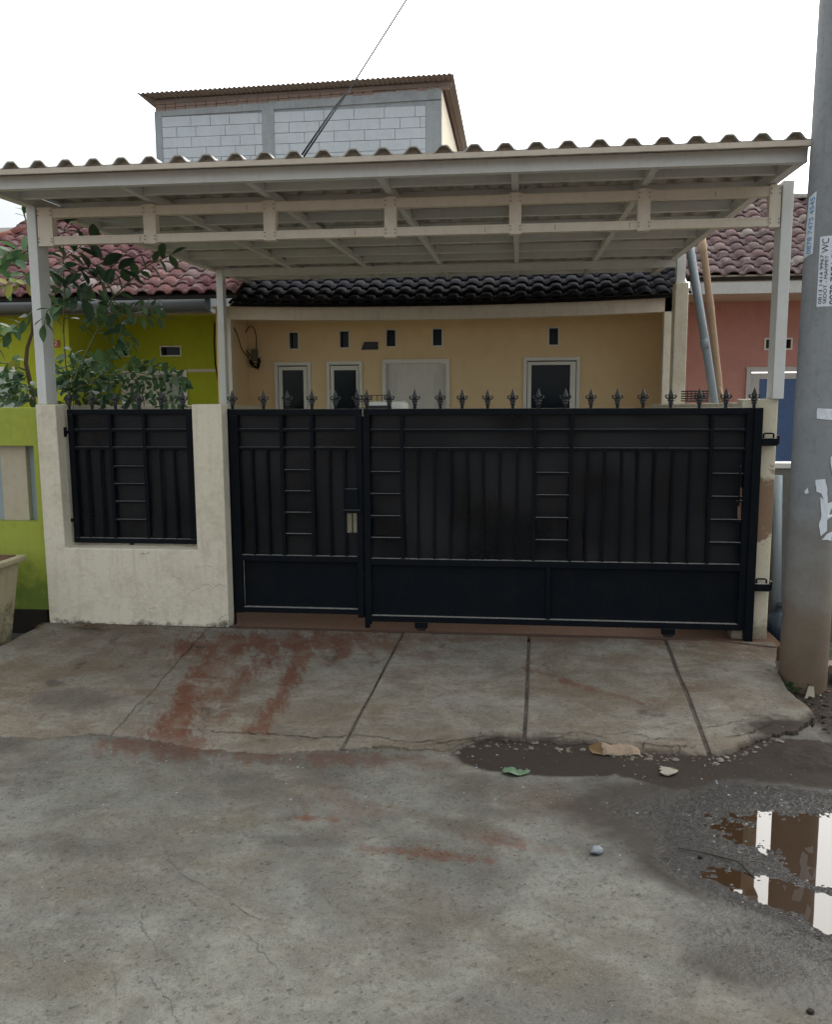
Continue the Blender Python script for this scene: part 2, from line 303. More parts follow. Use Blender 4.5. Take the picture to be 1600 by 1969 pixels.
    h = mth(nt, 'ADD', h, mth(nt, 'MULTIPLY', mth(nt, 'MULTIPLY', grit, wet.outputs['Fac']), 1.8))
    nt.links.new(rngmap(nt, wet.outputs['Fac'], 0.1, 0.9, 0.14, 0.48), b.inputs['Specular IOR Level'])
    bn = bump(nt, b, h, 0.5, 0.008)
    nt.links.new(rngmap(nt, wet.outputs['Fac'], 0, 1, 0.45, 0.9), bn.inputs['Strength'])
    return m
M['road'] = concrete('road_concrete', (0.106, 0.102, 0.088), (0.138, 0.136, 0.120), True)
M['slab'] = concrete('slab_concrete', (0.134, 0.117, 0.094), (0.172, 0.162, 0.140), False)
def water():
    m, nt, b, o = newmat('muddy_water'); setc(nt, b, (0.030, 0.017, 0.009)); setr(nt, b, 0.015); b.inputs['IOR'].default_value = 1.62
    co = wcoords(nt); bump(nt, b, noise(nt, co, 3, 2), 0.02, 0.01); return m
M['water'] = water()
def pole_mat():
    m, nt, b, o = newmat('pole_concrete'); co = wcoords(nt)
    n1 = noise(nt, co, 2.2, 5, 0.65, 0.5); n2 = noise(nt, co, 30, 5, 0.7); g = N(nt, 'ShaderNodeSeparateXYZ'); nt.links.new(co, g.inputs[0])
    c = mixc(nt, rngmap(nt, n1, 0.35, 0.65), (0.185, 0.205, 0.22), (0.24, 0.26, 0.275))
    c = mixc(nt, rngmap(nt, n2, 0.5, 0.75, 0, 0.45), c, (0.10, 0.11, 0.115))
    z = mth(nt, 'ADD', g.outputs[2], mth(nt, 'MULTIPLY', mth(nt, 'SUBTRACT', n1, 0.5), 0.9))
    c = mixc(nt, rngmap(nt, z, 1.0, 0.30, 0, 0.8), c, (0.145, 0.112, 0.070))
    c = mixc(nt, rngmap(nt, z, 0.42, -0.05, 0, 0.85), c, (0.105, 0.068, 0.038))
    vs = noise(nt, wcoords(nt, (30, 30, 1.5)), 1, 4); c = mixc(nt, rngmap(nt, vs, 0.55, 0.8, 0, 0.35), c, (0.12, 0.12, 0.11))
    setc(nt, b, c); setr(nt, b, 0.85); bump(nt, b, n2, 0.3, 0.006); return m
M['pole'] = pole_mat()
def pillar_mat():
    m, nt, b, o = newmat('pillar_paint'); co = wcoords(nt)
    n1 = noise(nt, co, 7, 5, 0.7, 0.6); n2 = noise(nt, co, 40, 4, 0.7); g = N(nt, 'ShaderNodeSeparateXYZ'); nt.links.new(co, g.inputs[0])
    c = mixc(nt, rngmap(nt, n2, 0.5, 0.75, 0, 0.3), (0.60, 0.56, 0.43), (0.4, 0.34, 0.22))
    z = mth(nt, 'ADD', g.outputs[2], mth(nt, 'MULTIPLY', mth(nt, 'SUBTRACT', n1, 0.5), 0.35))
    band = mth(nt, 'MULTIPLY', rngmap(nt, z, 0.63, 0.66), rngmap(nt, z, 1.06, 1.02))       # scraped bare render
    c = mixc(nt, band, c, mixc(nt, n2, (0.20, 0.125, 0.075), (0.30, 0.20, 0.13)))
    c = mixc(nt, rngmap(nt, z, 0.12, -0.02, 0, 0.8), c, (0.12, 0.08, 0.05))
    setc(nt, b, c); setr(nt, b, 0.85); bump(nt, b, mth(nt, 'ADD', n2, mth(nt, 'MULTIPLY', band, -0.5)), 0.4, 0.008); return m
M['pillar'] = pillar_mat()

# ------------------------------------------------------------------ object helpers
def wloc(o):
    v = Vector((0, 0, 0))
    while o is not None: v += o.location; o = o.parent
    return v
def tag(o, label=None, cat=None, group=None, kind=None):
    if label: o['label'] = label
    if cat: o['category'] = cat
    if group: o['group'] = group
    if kind: o['kind'] = kind
    return o
def thing(name, loc, label, cat, group=None):
    o = bpy.data.objects.new(name, None); o.empty_display_size = 0.1; o.location = loc; col.objects.link(o); tag(o, label, cat, group); return o
class MB:
    def __init__(s): s.v = []; s.f = []
    def add(s, vs, fs):
        k = len(s.v); s.v += [tuple(p) for p in vs]; s.f += [tuple(i+k for i in f) for f in fs]; return s
    def box(s, x0, x1, y0, y1, z0, z1):
        return s.add([(x0, y0, z0), (x1, y0, z0), (x1, y1, z0), (x0, y1, z0), (x0, y0, z1), (x1, y0, z1), (x1, y1, z1), (x0, y1, z1)],
                     [(0, 3, 2, 1), (4, 5, 6, 7), (0, 1, 5, 4), (1, 2, 6, 5), (2, 3, 7, 6), (3, 0, 4, 7)])
    def hexa(s, p):   # 8 points, bottom ring then top ring
        return s.add(p, [(0, 3, 2, 1), (4, 5, 6, 7), (0, 1, 5, 4), (1, 2, 6, 5), (2, 3, 7, 6), (3, 0, 4, 7)])
    def tube(s, pts, r, n=8, cap=True):
        pts = [Vector(p) for p in pts]; rs = r if isinstance(r, (list, tuple)) else [r]*len(pts); rings = []
        prev = None
        for i, p in enumerate(pts):
            t = (pts[min(i+1, len(pts)-1)] - pts[max(i-1, 0)]).normalized()
            if prev is None:
                a = t.cross(Vector((0, 0, 1)));  a = a if a.length > 1e-3 else t.cross(Vector((1, 0, 0)))
            else: a = prev - t*prev.dot(t)
            a.normalize(); prev = a; bb = t.cross(a)
            rings.append([p + (a*math.cos(2*math.pi*k/n) + bb*math.sin(2*math.pi*k/n))*rs[i] for k in range(n)])
        vs = [q for rg in rings for q in rg]; fs = []
        for i in range(len(rings)-1):
            for k in range(n): fs.append((i*n+k, i*n+(k+1) % n, (i+1)*n+(k+1) % n, (i+1)*n+k))
        if cap: fs.append(tuple(range(n-1, -1, -1))); fs.append(tuple((len(rings)-1)*n+k for k in range(n)))
        return s.add(vs, fs)
    def lathe(s, prof, c=(0, 0, 0), n=16, sy=1.0):
        vs = []; fs = []
        for (r, z) in prof:
            for k in range(n): vs.append((c[0]+r*math.cos(2*math.pi*k/n), c[1]+r*sy*math.sin(2*math.pi*k/n), c[2]+z))
        for i in range(len(prof)-1):
            for k in range(n): fs.append((i*n+k, i*n+(k+1) % n, (i+1)*n+(k+1) % n, (i+1)*n+k))
        fs.append(tuple(range(n-1, -1, -1))); fs.append(tuple((len(prof)-1)*n+k for k in range(n)))
        return s.add(vs, fs)
    def poly(s, pts2, y0, y1):   # XZ outline extruded along Y
        n = len(pts2); vs = [(x, y0, z) for x, z in pts2] + [(x, y1, z) for x, z in pts2]
        fs = [tuple(range(n)), tuple(range(2*n-1, n-1, -1))] + [(i, i+n, (i+1) % n+n, (i+1) % n) for i in range(n)]
        return s.add(vs, fs)
    def build(s, name, mat, parent=None, smooth=False, bevel=0.0, loc=None, seg=2):
        L = wloc(parent) if parent else Vector((0, 0, 0))
        if loc is not None: L = Vector(loc)
        me = bpy.data.meshes.new(name); me.from_pydata([(a-L.x, b-L.y, c-L.z) for a, b, c in s.v], [], s.f); me.update()
        if smooth: me.polygons.foreach_set('use_smooth', [True]*len(me.polygons))
        me.materials.append(mat if not isinstance(mat, str) else M[mat])
        o = bpy.data.objects.new(name, me); col.objects.link(o)
        if parent: o.parent = parent
        if loc is not None and not parent: o.location = loc
        if bevel:
            md = o.modifiers.new('bevel', 'BEVEL'); md.width = bevel; md.segments = seg; md.limit_method = 'ANGLE'
        return o
def inst(me, name, parent, pos, rot=None, scale=None, quat=None):
    o = bpy.data.objects.new(name, me); col.objects.link(o); o.parent = parent
    o.location = Vector(pos) - (wloc(parent) if parent else Vector((0, 0, 0)))
    if quat is not None: o.rotation_mode = 'QUATERNION'; o.rotation_quaternion = quat
    elif rot: o.rotation_euler = rot
    if scale: o.scale = scale if isinstance(scale, (tuple, list)) else (scale,)*3
    return o
def mesh_of(mb, name, mat, smooth=False):
    me = bpy.data.meshes.new(name); me.from_pydata(mb.v, [], mb.f); me.update()
    if smooth: me.polygons.foreach_set('use_smooth', [True]*len(me.polygons))
    me.materials.append(M[mat]); return me
def text_mb(s, size, extrude=0.0008, align='CENTER'):
    cu = bpy.data.curves.new('t', 'FONT'); cu.body = s; cu.size = size; cu.extrude = extrude; cu.align_x = align; cu.align_y = 'CENTER'
    o = bpy.data.objects.new('t', cu); col.objects.link(o); bpy.context.view_layer.update()
    me = bpy.data.meshes.new_from_object(o.evaluated_get(bpy.context.evaluated_depsgraph_get()))
    mb = MB(); mb.add([v.co[:] for v in me.vertices], [tuple(p.vertices) for p in me.polygons])
    bpy.data.objects.remove(o); bpy.data.curves.remove(cu); bpy.data.meshes.remove(me); return mb

# numpy value noise
def vnoise(x, y, seed=0):
    xi = np.floor(x).astype(np.int64); yi = np.floor(y).astype(np.int64); fx = x-xi; fy = y-yi
    fx = fx*fx*(3-2*fx); fy = fy*fy*(3-2*fy)
    def h(a, b):
        v = (a*374761393 + b*668265263 + seed*974634777) & 0x7fffffff
        v = ((v ^ (v >> 13))*1274126177) & 0x7fffffff
        return ((v ^ (v >> 16)) & 0xffff)/65535.0
    return (h(xi, yi)*(1-fx)+h(xi+1, yi)*fx)*(1-fy) + (h(xi, yi+1)*(1-fx)+h(xi+1, yi+1)*fx)*fy
def fbm(x, y, s, oct=4, seed=0, g=0.5):
    t = 0; a = 1; n = 0
    for i in range(oct): t = t + a*vnoise(x*s, y*s, seed+i*17); n += a; a *= g; s *= 2.03
    return t/n - 0.5
def sst(a, b, x): t = np.clip((x-a)/(b-a), 0, 1); return t*t*(3-2*t)
def capsule(x, y, ax, ay, bx, by, r):
    dx, dy = bx-ax, by-ay; t = np.clip(((x-ax)*dx+(y-ay)*dy)/(dx*dx+dy*dy+1e-9), 0, 1)
    return 1 - np.hypot(x-ax-dx*t, y-ay-dy*t)/r
def ell(x, y, cx, cy, rx, ry, a=0):
    c, s = math.cos(a), math.sin(a); u = (x-cx)*c+(y-cy)*s; v = -(x-cx)*s+(y-cy)*c
    return 1 - np.sqrt((u/rx)**2+(v/ry)**2)
RZ = -0.12
def A(x): return np.asarray(x, dtype=float)
def puddle_e(x, y):
    wob = fbm(x, y, 5, 3, 3)*0.35 + fbm(x, y, 28, 3, 5)*0.22
    e1 = np.maximum(ell(x, y, 2.22, -2.40, 0.58, 0.25, -0.15), capsule(x, y, 1.95, -2.55, 2.5, -2.75, 0.16))
    e2 = np.maximum(ell(x, y, 1.78, -2.80, 0.30, 0.095, -0.50), capsule(x, y, 1.85, -2.90, 2.4, -3.05, 0.09))
    return np.maximum(e1, e2) + wob
front_px = [(-60, 1408), (0, 1413), (60, 1418), (120, 1416), (170, 1409), (215, 1411), (250, 1414), (310, 1423), (370, 1437), (450, 1441), (530, 1446), (600, 1441), (655, 1438), (740, 1432), (800, 1437), (850, 1440),
            (880, 1432), (905, 1424), (960, 1423), (1010, 1424), (1060, 1428), (1110, 1432), (1150, 1434), (1200, 1444), (1250, 1449), (1310, 1453), (1365, 1456), (1400, 1447), (1440, 1432), (1490, 1412), (1540, 1393), (1566, 1376)]
fr = [atr(*p) for p in front_px]; fx_ = np.array([p.x for p in fr]); fy_ = np.array([p.y for p in fr])
def front_y0(x): return np.interp(x, fx_, fy_)
def road_h(x, y):
    x = A(x); y = A(y)
    h = RZ + fbm(x, y, 0.8, 3, 11)*0.010 + fbm(x, y, 9, 3, 12)*0.003 + fbm(x, y, 45, 2, 13)*0.0022
    e = puddle_e(x, y); near = sst(-0.9, -0.1, e)
    h = h - 0.016*sst(-0.45, 0.55, e) + near*(fbm(x, y, 48, 3, 14)*0.0085 + 0.022*np.maximum(0, vnoise(x*75, y*110, 15)-.72)*sst(1.0, .2, e))
    wz = sst(-0.1, 0.3, np.maximum.reduce([ell(x, y, 2.02, -2.58, 0.72, 0.66), ell(x, y, 1.75, -3.05, 0.46, 0.36, -0.5)]) + fbm(x, y, 5, 3, 16)*.4)
    h = h + wz*(vnoise(x*58, y*72, 17)-.5)*0.0032 + wz*(vnoise(x*105, y*120, 18)-.5)*0.0024
    fe = front_y0(x) - y; h = h + (0.010+.009*sst(.2, .7, x))*np.where(fe > -0.05, np.exp(-np.clip(fe, 0, 9)/0.16), 1)*np.where(x < 2.3, 1, 0)
    soil = soil_mask(x, y)
    return h + soil*(fbm(x, y, 7, 4, 21)*0.035 + 0.012 + fbm(x, y, 40, 3, 22)*0.012)
def soil_mask(x, y):
    w = fbm(x, y, 4, 4, 31)*0.5
    return sst(-0.05, 0.25, np.maximum(ell(x, y, 2.85, -1.05, 0.62, 0.85), ell(x, y, 2.5, -1.65, 0.55, 0.2)) + w)
WATER_Z = RZ - 0.0075

# ------------------------------------------------------------------ ground
def grid_obj(name, xs, ys, hf, mat, attrs, parent=None, kind=None):
    X, Y = np.meshgrid(xs, ys); Z = hf(X, Y); nx, ny = len(xs), len(ys)
    co = np.stack([X, Y, Z], -1).reshape(-1, 3)
    idx = np.arange(nx*ny).reshape(ny, nx); q = np.stack([idx[:-1, :-1], idx[:-1, 1:], idx[1:, 1:], idx[1:, :-1]], -1).reshape(-1, 4)
    return np_mesh(name, co, q, mat, {k: f(X, Y).reshape(-1) for k, f in attrs.items()}, parent, kind)
def np_mesh(name, co, q, mat, attrs, parent=None, kind=None):
    me = bpy.data.meshes.new(name); me.vertices.add(len(co)); me.vertices.foreach_set('co', co.astype(np.float32).ravel())
    me.loops.add(len(q)*4); me.loops.foreach_set('vertex_index', q.astype(np.int32).ravel())
    me.polygons.add(len(q)); me.polygons.foreach_set('loop_start', np.arange(0, len(q)*4, 4, dtype=np.int32)); me.polygons.foreach_set('loop_total', np.full(len(q), 4, dtype=np.int32))
    me.polygons.foreach_set('use_smooth', np.ones(len(q), dtype=bool)); me.update(calc_edges=True); me.validate()
    for k, v in attrs.items():
        a = me.attributes.new(k, 'FLOAT', 'POINT'); a.data.foreach_set('value', np.clip(v, 0, 1).astype(np.float32))
    me.materials.append(M[mat]); o = bpy.data.objects.new(name, me); col.objects.link(o)
    if parent: o.parent = parent
    if kind: o['kind'] = kind
    return o
def wet_f(x, y):
    e = puddle_e(x, y); w = fbm(x, y, 3.5, 4, 41)*0.55 + fbm(x, y, 30, 3, 42)*0.18
    z = np.maximum.reduce([ell(x, y, 2.02, -2.58, 0.72, 0.66), capsule(x, y, 1.50, -2.50, 1.9, -2.62, 0.12), ell(x, y, 1.75, -3.05, 0.46, 0.36, -0.5), ell(x, y, 1.86, -2.2, 0.32, 0.30)])
    return np.clip(sst(-0.05, 0.35, z + w)*(.62+.5*fbm(x, y, 20, 3, 43)) + sst(-0.9, -0.3, e), 0, 1)
def dark_f(x, y):
    w = fbm(x, y, 4, 4, 51)*0.45 + fbm(x, y, 25, 3, 52)*0.12
    p = np.maximum.reduce([ell(x, y, 1.02, -1.76, 0.46, 0.20), ell(x, y, 1.75, -1.84, 0.55, 0.20), ell(x, y, 2.3, -1.75, 0.6, 0.32), ell(x, y, 2.15, -1.98, 0.62, 0.26)])
    a = sst(0.0, 0.10, p + w*0.6)
    z = ell(x, y, 1.85, -2.12, 0.50, 0.44)*1.3; z2 = capsule(x, y, 1.30, -2.50, 1.65, -2.60, 0.09); z3 = np.maximum(ell(x, y, 1.56, -3.17, 0.24, 0.14), ell(x, y, 1.85, -3.05, 0.40, 0.22, -0.3)*1.1)
    bb = sst(0.0, 0.5, np.maximum.reduce([z, z2*0.9, z3*0.8]) + w*0.8)*0.75
    faint = sst(0.02, 0.25, fbm(x, y, 1.7, 5, 55))*0.30 + sst(-2.75, -2.0, y)*sst(-.12, .18, fbm(x, y*1.8, 3, 5, 56))*.30
    rim = sst(-1.6, -0.6, puddle_e(x, y) + w)*0.9
    st = sst(0, .6, np.maximum.reduce([capsule(x, y, .55, -2.42, .82, -2.50, .07), ell(x, y, 1.42, -2.02, .22, .12), ell(x, y, -.9, -2.75, .35, .12), ell(x, y, .05, -2.6, .22, .06)]) + w*1.6)*.32
    return np.clip(np.maximum.reduce([a, bb, faint, rim, st, soil_mask(x, y)]), 0, 1)
def blobs(lst, z=None):
    pts = []
    for (a, b, c, d, r, s) in lst:
        P, Q = (atr(a, b), atr(c, d)) if z is None else (atz(a, b, z), atz(c, d, z)); pts.append((P.x, P.y, Q.x, Q.y, r, s))
    def f(x, y):
        sx = x + .35*(y+.5); w = fbm(sx*2.8, y*.6, 6, 6, 61, .75)*2.9 + fbm(sx*3, y*.9, 40, 3, 62)*1.3; t = np.zeros_like(x)
        for (ax, ay, bx, by, r, s) in pts: t = np.maximum(t, s*sst(-0.15, 0.85, capsule(x, y, ax, ay, bx, by, r*1.35) + w))
        return t
    return f
road_red = blobs([(230, 1434, 420, 1450, 0.09, .75), (400, 1452, 720, 1462, 0.08, .6), (640, 1450, 840, 1470, 0.05, .3), (570, 1570, 640, 1574, 0.02, .8), (900, 1605, 1000, 1620, 0.04, .6),
                  (620, 1520, 700, 1560, 0.10, .22), (700, 1628, 800, 1636, 0.03, .55), (800, 1636, 940, 1655, 0.025, .6), (1060, 1540, 1120, 1560, 0.12, .18), (1050, 1630, 1075, 1634, 0.03, .3)], RZ)
xs = np.unique(np.concatenate([np.arange(-3.4, 1.1, 0.011), np.arange(1.1, 2.45, 0.0055), np.arange(2.45, 3.5, 0.012)]))
ys = np.unique(np.concatenate([np.arange(-4.2, -3.3, 0.011), np.arange(-3.3, -2.0, 0.0055), np.arange(-2.0, 0.35, 0.012)]))
road = grid_obj('road', xs, ys, road_h, 'road', {'wet': wet_f, 'dark': dark_f, 'red': road_red}, kind='structure')
# wide ground sheet to the horizon
g = MB(); g.add([(-150, -150, RZ-0.045), (150, -150, RZ-0.045), (150, 200, RZ-0.045), (-150, 200, RZ-0.045)], [(0, 1, 2, 3)])
g.build('ground', 'soil_red', kind_ := None); bpy.data.objects['ground']['kind'] = 'structure'
# road beyond the detailed stretch
for nm, (x0, x1, y0, y1) in {'street': (-60, -3.4, -9, -1.75), }.items():
    tag(MB().box(x0, x1, y0, y1, RZ-0.04, RZ-0.006).build('road', 'road'), kind='structure')
tag(MB().box(3.499, 60, -9, -1.9, RZ-0.04, RZ-0.006).build('road', 'road'), kind='structure')
tag(MB().box(-3.4, 3.499, -9, -4.19, RZ-0.04, RZ-0.006).build('road', 'road'), kind='structure')
# puddle water
xs2 = np.linspace(1.3, 3.2, 20); ys2 = np.linspace(-3.4, -1.95, 15)
grid_obj('puddle', xs2, ys2, lambda X, Y: X*0 + WATER_Z, 'water', {}, kind='structure')

# ------------------------------------------------------------------ driveway slabs (5 pieces, front edge broken)
def front_y(x): return np.interp(x, fx_, fy_) + fbm(x*1.0, x*0+3.3, 11, 5, 71, .6)*(0.05+0.06*sst(.3, .8, x)) + fbm(x, x*0+9.1, 70, 3, 72)*0.03
slab_red = blobs([(380, 1243, 690, 1226, 0.18, .85), (540, 1236, 470, 1300, 0.10, .8), (690, 1228, 640, 1275, .05, .6), (400, 1285, 330, 1400, 0.10, .9), (440, 1250, 370, 1370, 0.10, .7), (600, 1235, 500, 1400, 0.05, .85), (470, 1290, 420, 1390, .04, .6), (640, 1225, 760, 1245, 0.10, .5), (300, 1410, 380, 1432, 0.06, .7),
                  (1015, 1286, 1060, 1298, 0.03, .75), (1080, 1308, 1240, 1352, 0.035, .65), (780, 1262, 840, 1258, 0.07, .35), (1420, 1240, 1500, 1265, 0.12, .35), (660, 1228, 1420, 1232, 0.05, .38),
                  (130, 1225, 330, 1240, 0.10, .22), (1240, 1350, 1500, 1340, 0.12, .12)])
def slab_dark(x, y):
    w = fbm(x, y, 5, 4, 81)*0.8 + fbm(x, y, 30, 3, 82)*0.4; fd = y - front_y(x)
    edge = sst(0.09, 0.0, fd + w*0.10)*sst(0.3, 0.8, x)*0.85
    p = atr(1500, 1395); k = sst(0, .5, ell(x, y, p.x+0.05, p.y-0.02, 0.30, 0.16) + w)
    q = atr(130, 1345); bl = sst(0.05, 0.6, ell(x, y, q.x, q.y, 0.35, 0.2) + w)*0.35
    pit = sst(0.22, 0.34, fbm(x, y, 8, 5, 83))*0.5
    return np.clip(np.maximum.reduce([edge, k*0.9, bl, pit]), 0, 1)
joints = [((-12, 1272), None), (atr(372, 1238), atr(214, 1411)), (atr(768, 1230), atr(656, 1438)), (atr(1017, 1232), atr(1007, 1424)), (atr(1280, 1232), atr(1368, 1456))]
YB = -0.125
def line_x(P, Q, y): return P.x + (Q.x-P.x)*(y-P.y)/(Q.y-P.y)
def left_edge(y): return -2.36 + np.where(y > -0.7, 0, 0) - 0.12*np.clip(-y-0.1, 0, 2) + fbm(y, y*0, 6, 3, 91)*0.03
re_px = [(1478, 1214), (1491, 1240), (1493, 1290), (1515, 1325), (1545, 1350), (1558, 1362), (1568, 1376), (1600, 1400)]
rp = [atr(*p) for p in re_px]; ry_ = np.array([p.y for p in rp])[::-1]; rx_ = np.array([p.x for p in rp])[::-1]
def right_edge(y): return np.interp(y, ry_, rx_) + fbm(y, y*0+5, 9, 3, 92)*0.03
def jl(k, gap):
    P, Q = joints[k]
    return lambda y: line_x(P, Q, y) + gap + fbm(y, y*0+k, 7 if k == 1 else 3, 4, 95+k)*(0.035 if k == 1 else 0.012)
bounds = [(left_edge, jl(1, -0.0025)), (jl(1, 0.0025), jl(2, -0.008)), (jl(2, 0.008), jl(3, -0.009)), (jl(3, 0.009), jl(4, -0.010)), (jl(4, 0.010), right_edge)]
drive = bpy.data.objects.new('driveway', None); col.objects.link(drive); drive.location = (0, -0.8, 0); tag(drive, kind='structure')
for k, (L, Rr) in enumerate(bounds):
    nu, nv = 130, 190
    U, V = np.meshgrid(np.linspace(0, 1, nu), np.linspace(0, 1, nv))
    # iterate: y depends on x via the broken front edge
    Y = YB + V*(-1.55-YB); X = L(Y) + U*(Rr(Y)-L(Y))
    for it in range(3):
        Y = YB + V*(front_y(X)-YB); X = L(Y) + U*(Rr(Y)-L(Y))
    Z = RAMP*(Y+0.12) + fbm(X, Y, 2, 3, 101+k)*0.008 + fbm(X, Y, 22, 4, 102)*0.0035
    fd = np.clip((Y-front_y(X))/0.05, 0, 1); Z = Z - (1-fd)*0.004 - (k % 2)*0.002
    ed = np.minimum(U, 1-U)*np.abs(Rr(Y)-L(Y)); Z = Z - np.exp(-ed/0.004)*0.003
    top = np.stack([X, Y, Z], -1).reshape(-1, 3); idx = np.arange(nu*nv).reshape(nv, nu)
    q = np.stack([idx[:-1, :-1], idx[1:, :-1], idx[1:, 1:], idx[:-1, 1:]], -1).reshape(-1, 4)
    loop = np.concatenate([idx[0, :], idx[1:, -1], idx[-1, ::-1][1:], idx[::-1, 0][1:-1]])
    low = top[loop].copy(); low[:, 2] = RZ-0.03; b0 = len(top)
    nl = len(loop); ii = np.arange(nl); q2 = np.stack([loop[ii], b0+ii, b0+(ii+1) % nl, loop[(ii+1) % nl]], -1)[:, ::-1]
    allv = np.concatenate([top, low]); qa = np.concatenate([q, q2])
    AX, AY = allv[:, 0], allv[:, 1]
    allv = allv - np.array([0, -0.8, 0])
    s = np_mesh('concrete_slab', allv, qa, 'slab', {'wet': AX*0, 'dark': slab_dark(AX, AY), 'red': slab_red(AX, AY)}, drive)
# dirt that fills the joints, just below the slab faces
mb = MB()
for k, w in ((2, .016), (3, .017), (4, .018)):
    P, Q = joints[k]; n = 60; pts = []
    for i in range(n+1):
        y = P.y + (Q.y-P.y)*i/n; pts.append((float(jl(k, 0)(A(y))), y, RAMP*(y+.12)-0.007+random.uniform(-.003,.001)))
    for i in range(n):
        a, c = pts[i], pts[i+1]; mb.add([(a[0]-w, a[1], a[2]), (a[0]+w, a[1], a[2]), (c[0]+w, c[1], c[2]), (c[0]-w, c[1], c[2])], [(0, 3, 2, 1)])
tag(mb.build('joint_dirt', 'joint', drive), kind='stuff')
# cracks: thin dark open seams that branch near the broken front edge
def crack(mb, pts, w, zf, seg=0.02, wig=0.010):
    P = [Vector((p[0], p[1], 0)) for p in pts]; out = []
    for a, c in zip(P[:-1], P[1:]):
        n = max(2, int((c-a).length/seg))
        for i in range(n): out.append(a.lerp(c, i/n) + Vector((random.uniform(-wig, wig), random.uniform(-wig, wig), 0)))
    out.append(P[-1]); vs = []; fs = []
    for i, p in enumerate(out):
        t = (out[min(i+1, len(out)-1)]-out[max(i-1, 0)]).normalized(); nrm = Vector((-t.y, t.x, 0))
        ww = w*random.uniform(0.3, 1.2)*min(1, 0.25+3*min(i, len(out)-1-i)/len(out))
        for sg in (-1, 1):
            q = p+nrm*ww*sg; vs.append((q.x, q.y, zf(q.x, q.y)+0.0015))
    for i in range(len(out)-1): fs.append((2*i, 2*i+1, 2*i+3, 2*i+2))
    mb.add(vs, fs)
slab_surf = lambda x, y: RAMP*(y+0.12) + 0.002
mb = MB()
W2 = lambda L: [(atr(*p).x, atr(*p).y) for p in L]
for L, w in [([(330, 1402), (450, 1409), (540, 1412), (600, 1418), (700, 1414), (790, 1428), (860, 1420)], .0035), ([(560, 1413), (575, 1424), (610, 1420)], .002), ([(790, 1428), (830, 1424), (870, 1432)], .004),
             ([(360, 1255), (372, 1238), (384, 1252)], .003), ([(800, 1436), (870, 1425), (905, 1420), (960, 1413)], .003),
             ([(1150, 1415), (1210, 1407), (1260, 1421), (1330, 1420), (1360, 1426)], .0028), ([(1200, 1425), (1245, 1430), (1290, 1436), (1340, 1432)], .003), ([(1385, 1418), (1440, 1412), (1465, 1400), (1485, 1390), (1540, 1396)], .0035),
             ([(1440, 1412), (1450, 1430)], .003), ([(1330, 1400), (1390, 1395), (1460, 1378)], .0018), ([(1255, 1398), (1310, 1388)], .0014), ([(1060, 1412), (1120, 1408), (1150, 1415), (1180, 1430)], .0025),
             ([(1040, 1420), (1080, 1417), (1115, 1426)], .003), ([(1000, 1421), (950, 1418), (905, 1432)], .003), ([(1250, 1421), (1235, 1435), (1250, 1446)], .0028), ([(1300, 1426), (1310, 1440), (1300, 1450)], .0028)]:
    crack(mb, W2(L), w, slab_surf)
for i in range(26):
    x = random.uniform(0.5, 1.9); y = float(front_y(A(x))) + random.uniform(0.01, 0.09); a = random.uniform(-0.6, 0.6) if random.random() < .6 else random.uniform(1, 2)
    l = random.uniform(0.03, 0.09); crack(mb, [(x, y), (x+l*math.cos(a), y+l*math.sin(a)*.6)], 0.002, slab_surf, 0.012, 0.006)
tag(mb.build('crack', 'dark_gap', drive), kind='stuff')
mb = MB(); rsurf = lambda x, y: float(road_h(x, y))
WR = lambda L: [(atz(*p, RZ).x, atz(*p, RZ).y) for p in L]
for L, w in [([(310, 1612), (325, 1650), (350, 1680), (385, 1700), (415, 1715), (432, 1722)], .0016), ([(430, 1716), (455, 1745), (500, 1770), (530, 1772)], .0016), ([(248, 1663), (268, 1680), (262, 1692), (290, 1710)], .0018),
             ([(272, 1748), (272, 1790), (296, 1812), (302, 1832)], .0020), ([(470, 1792), (500, 1825), (520, 1850), (540, 1870), (548, 1895)], .0018), ([(278, 1868), (300, 1895), (330, 1925), (336, 1969)], .0020),
             ([(435, 1625), (465, 1642), (510, 1655), (525, 1672)], .0012), ([(880, 1660), (930, 1690), (960, 1700)], .0012), ([(1040, 1750), (1080, 1775), (1105, 1805)], .0014), ([(215, 1840), (222, 1880), (220, 1930)], .0012),
             ([(60, 1790), (58, 1830), (70, 1870)], .0012), ([(600, 1700), (640, 1740), (700, 1770)], .0009), ([(820, 1660), (900, 1680), (930, 1695)], .0011)]:
    crack(mb, WR(L), w*.68, rsurf, 0.011, 0.007)
rd = bpy.data.objects['road']; tag(mb.build('crack', 'hairline', rd), kind='stuff')

# strip under the gate, rail and carport floor
tag(MB().box(-2.45, 2.50, -0.125, 0.60, -0.16, -0.027).build('threshold', 'mud_strip'), kind='structure')
tag(MB().box(-2.35, 2.36, 0.60, 7.0, -0.16, 0.015).build('carport_floor', 'porch_floor'), kind='structure')
mb = MB(); pts = [(-2.10, -0.112, 0.004), (0.2, -0.112, 0.004), (1.95, -0.112, 0.004), (2.1, -0.135, 0.0), (2.42, -0.23, -0.004)]
mb.tube(pts, [.006]*5, 6); mb.box(-2.1, 1.98, -0.135, -0.120, -0.006, 0.004)
rail = mb.build('gate_rail', 'rust'); tag(rail, 'thin rusty steel rail set in the ground along the foot of the gates', 'gate rail')
mb = MB(); mb.box(-6.3, -2.42, -0.02, 0.05, -0.16, 0.06); tag(mb.build('ditch_edge', 'dark_gap'), kind='structure')

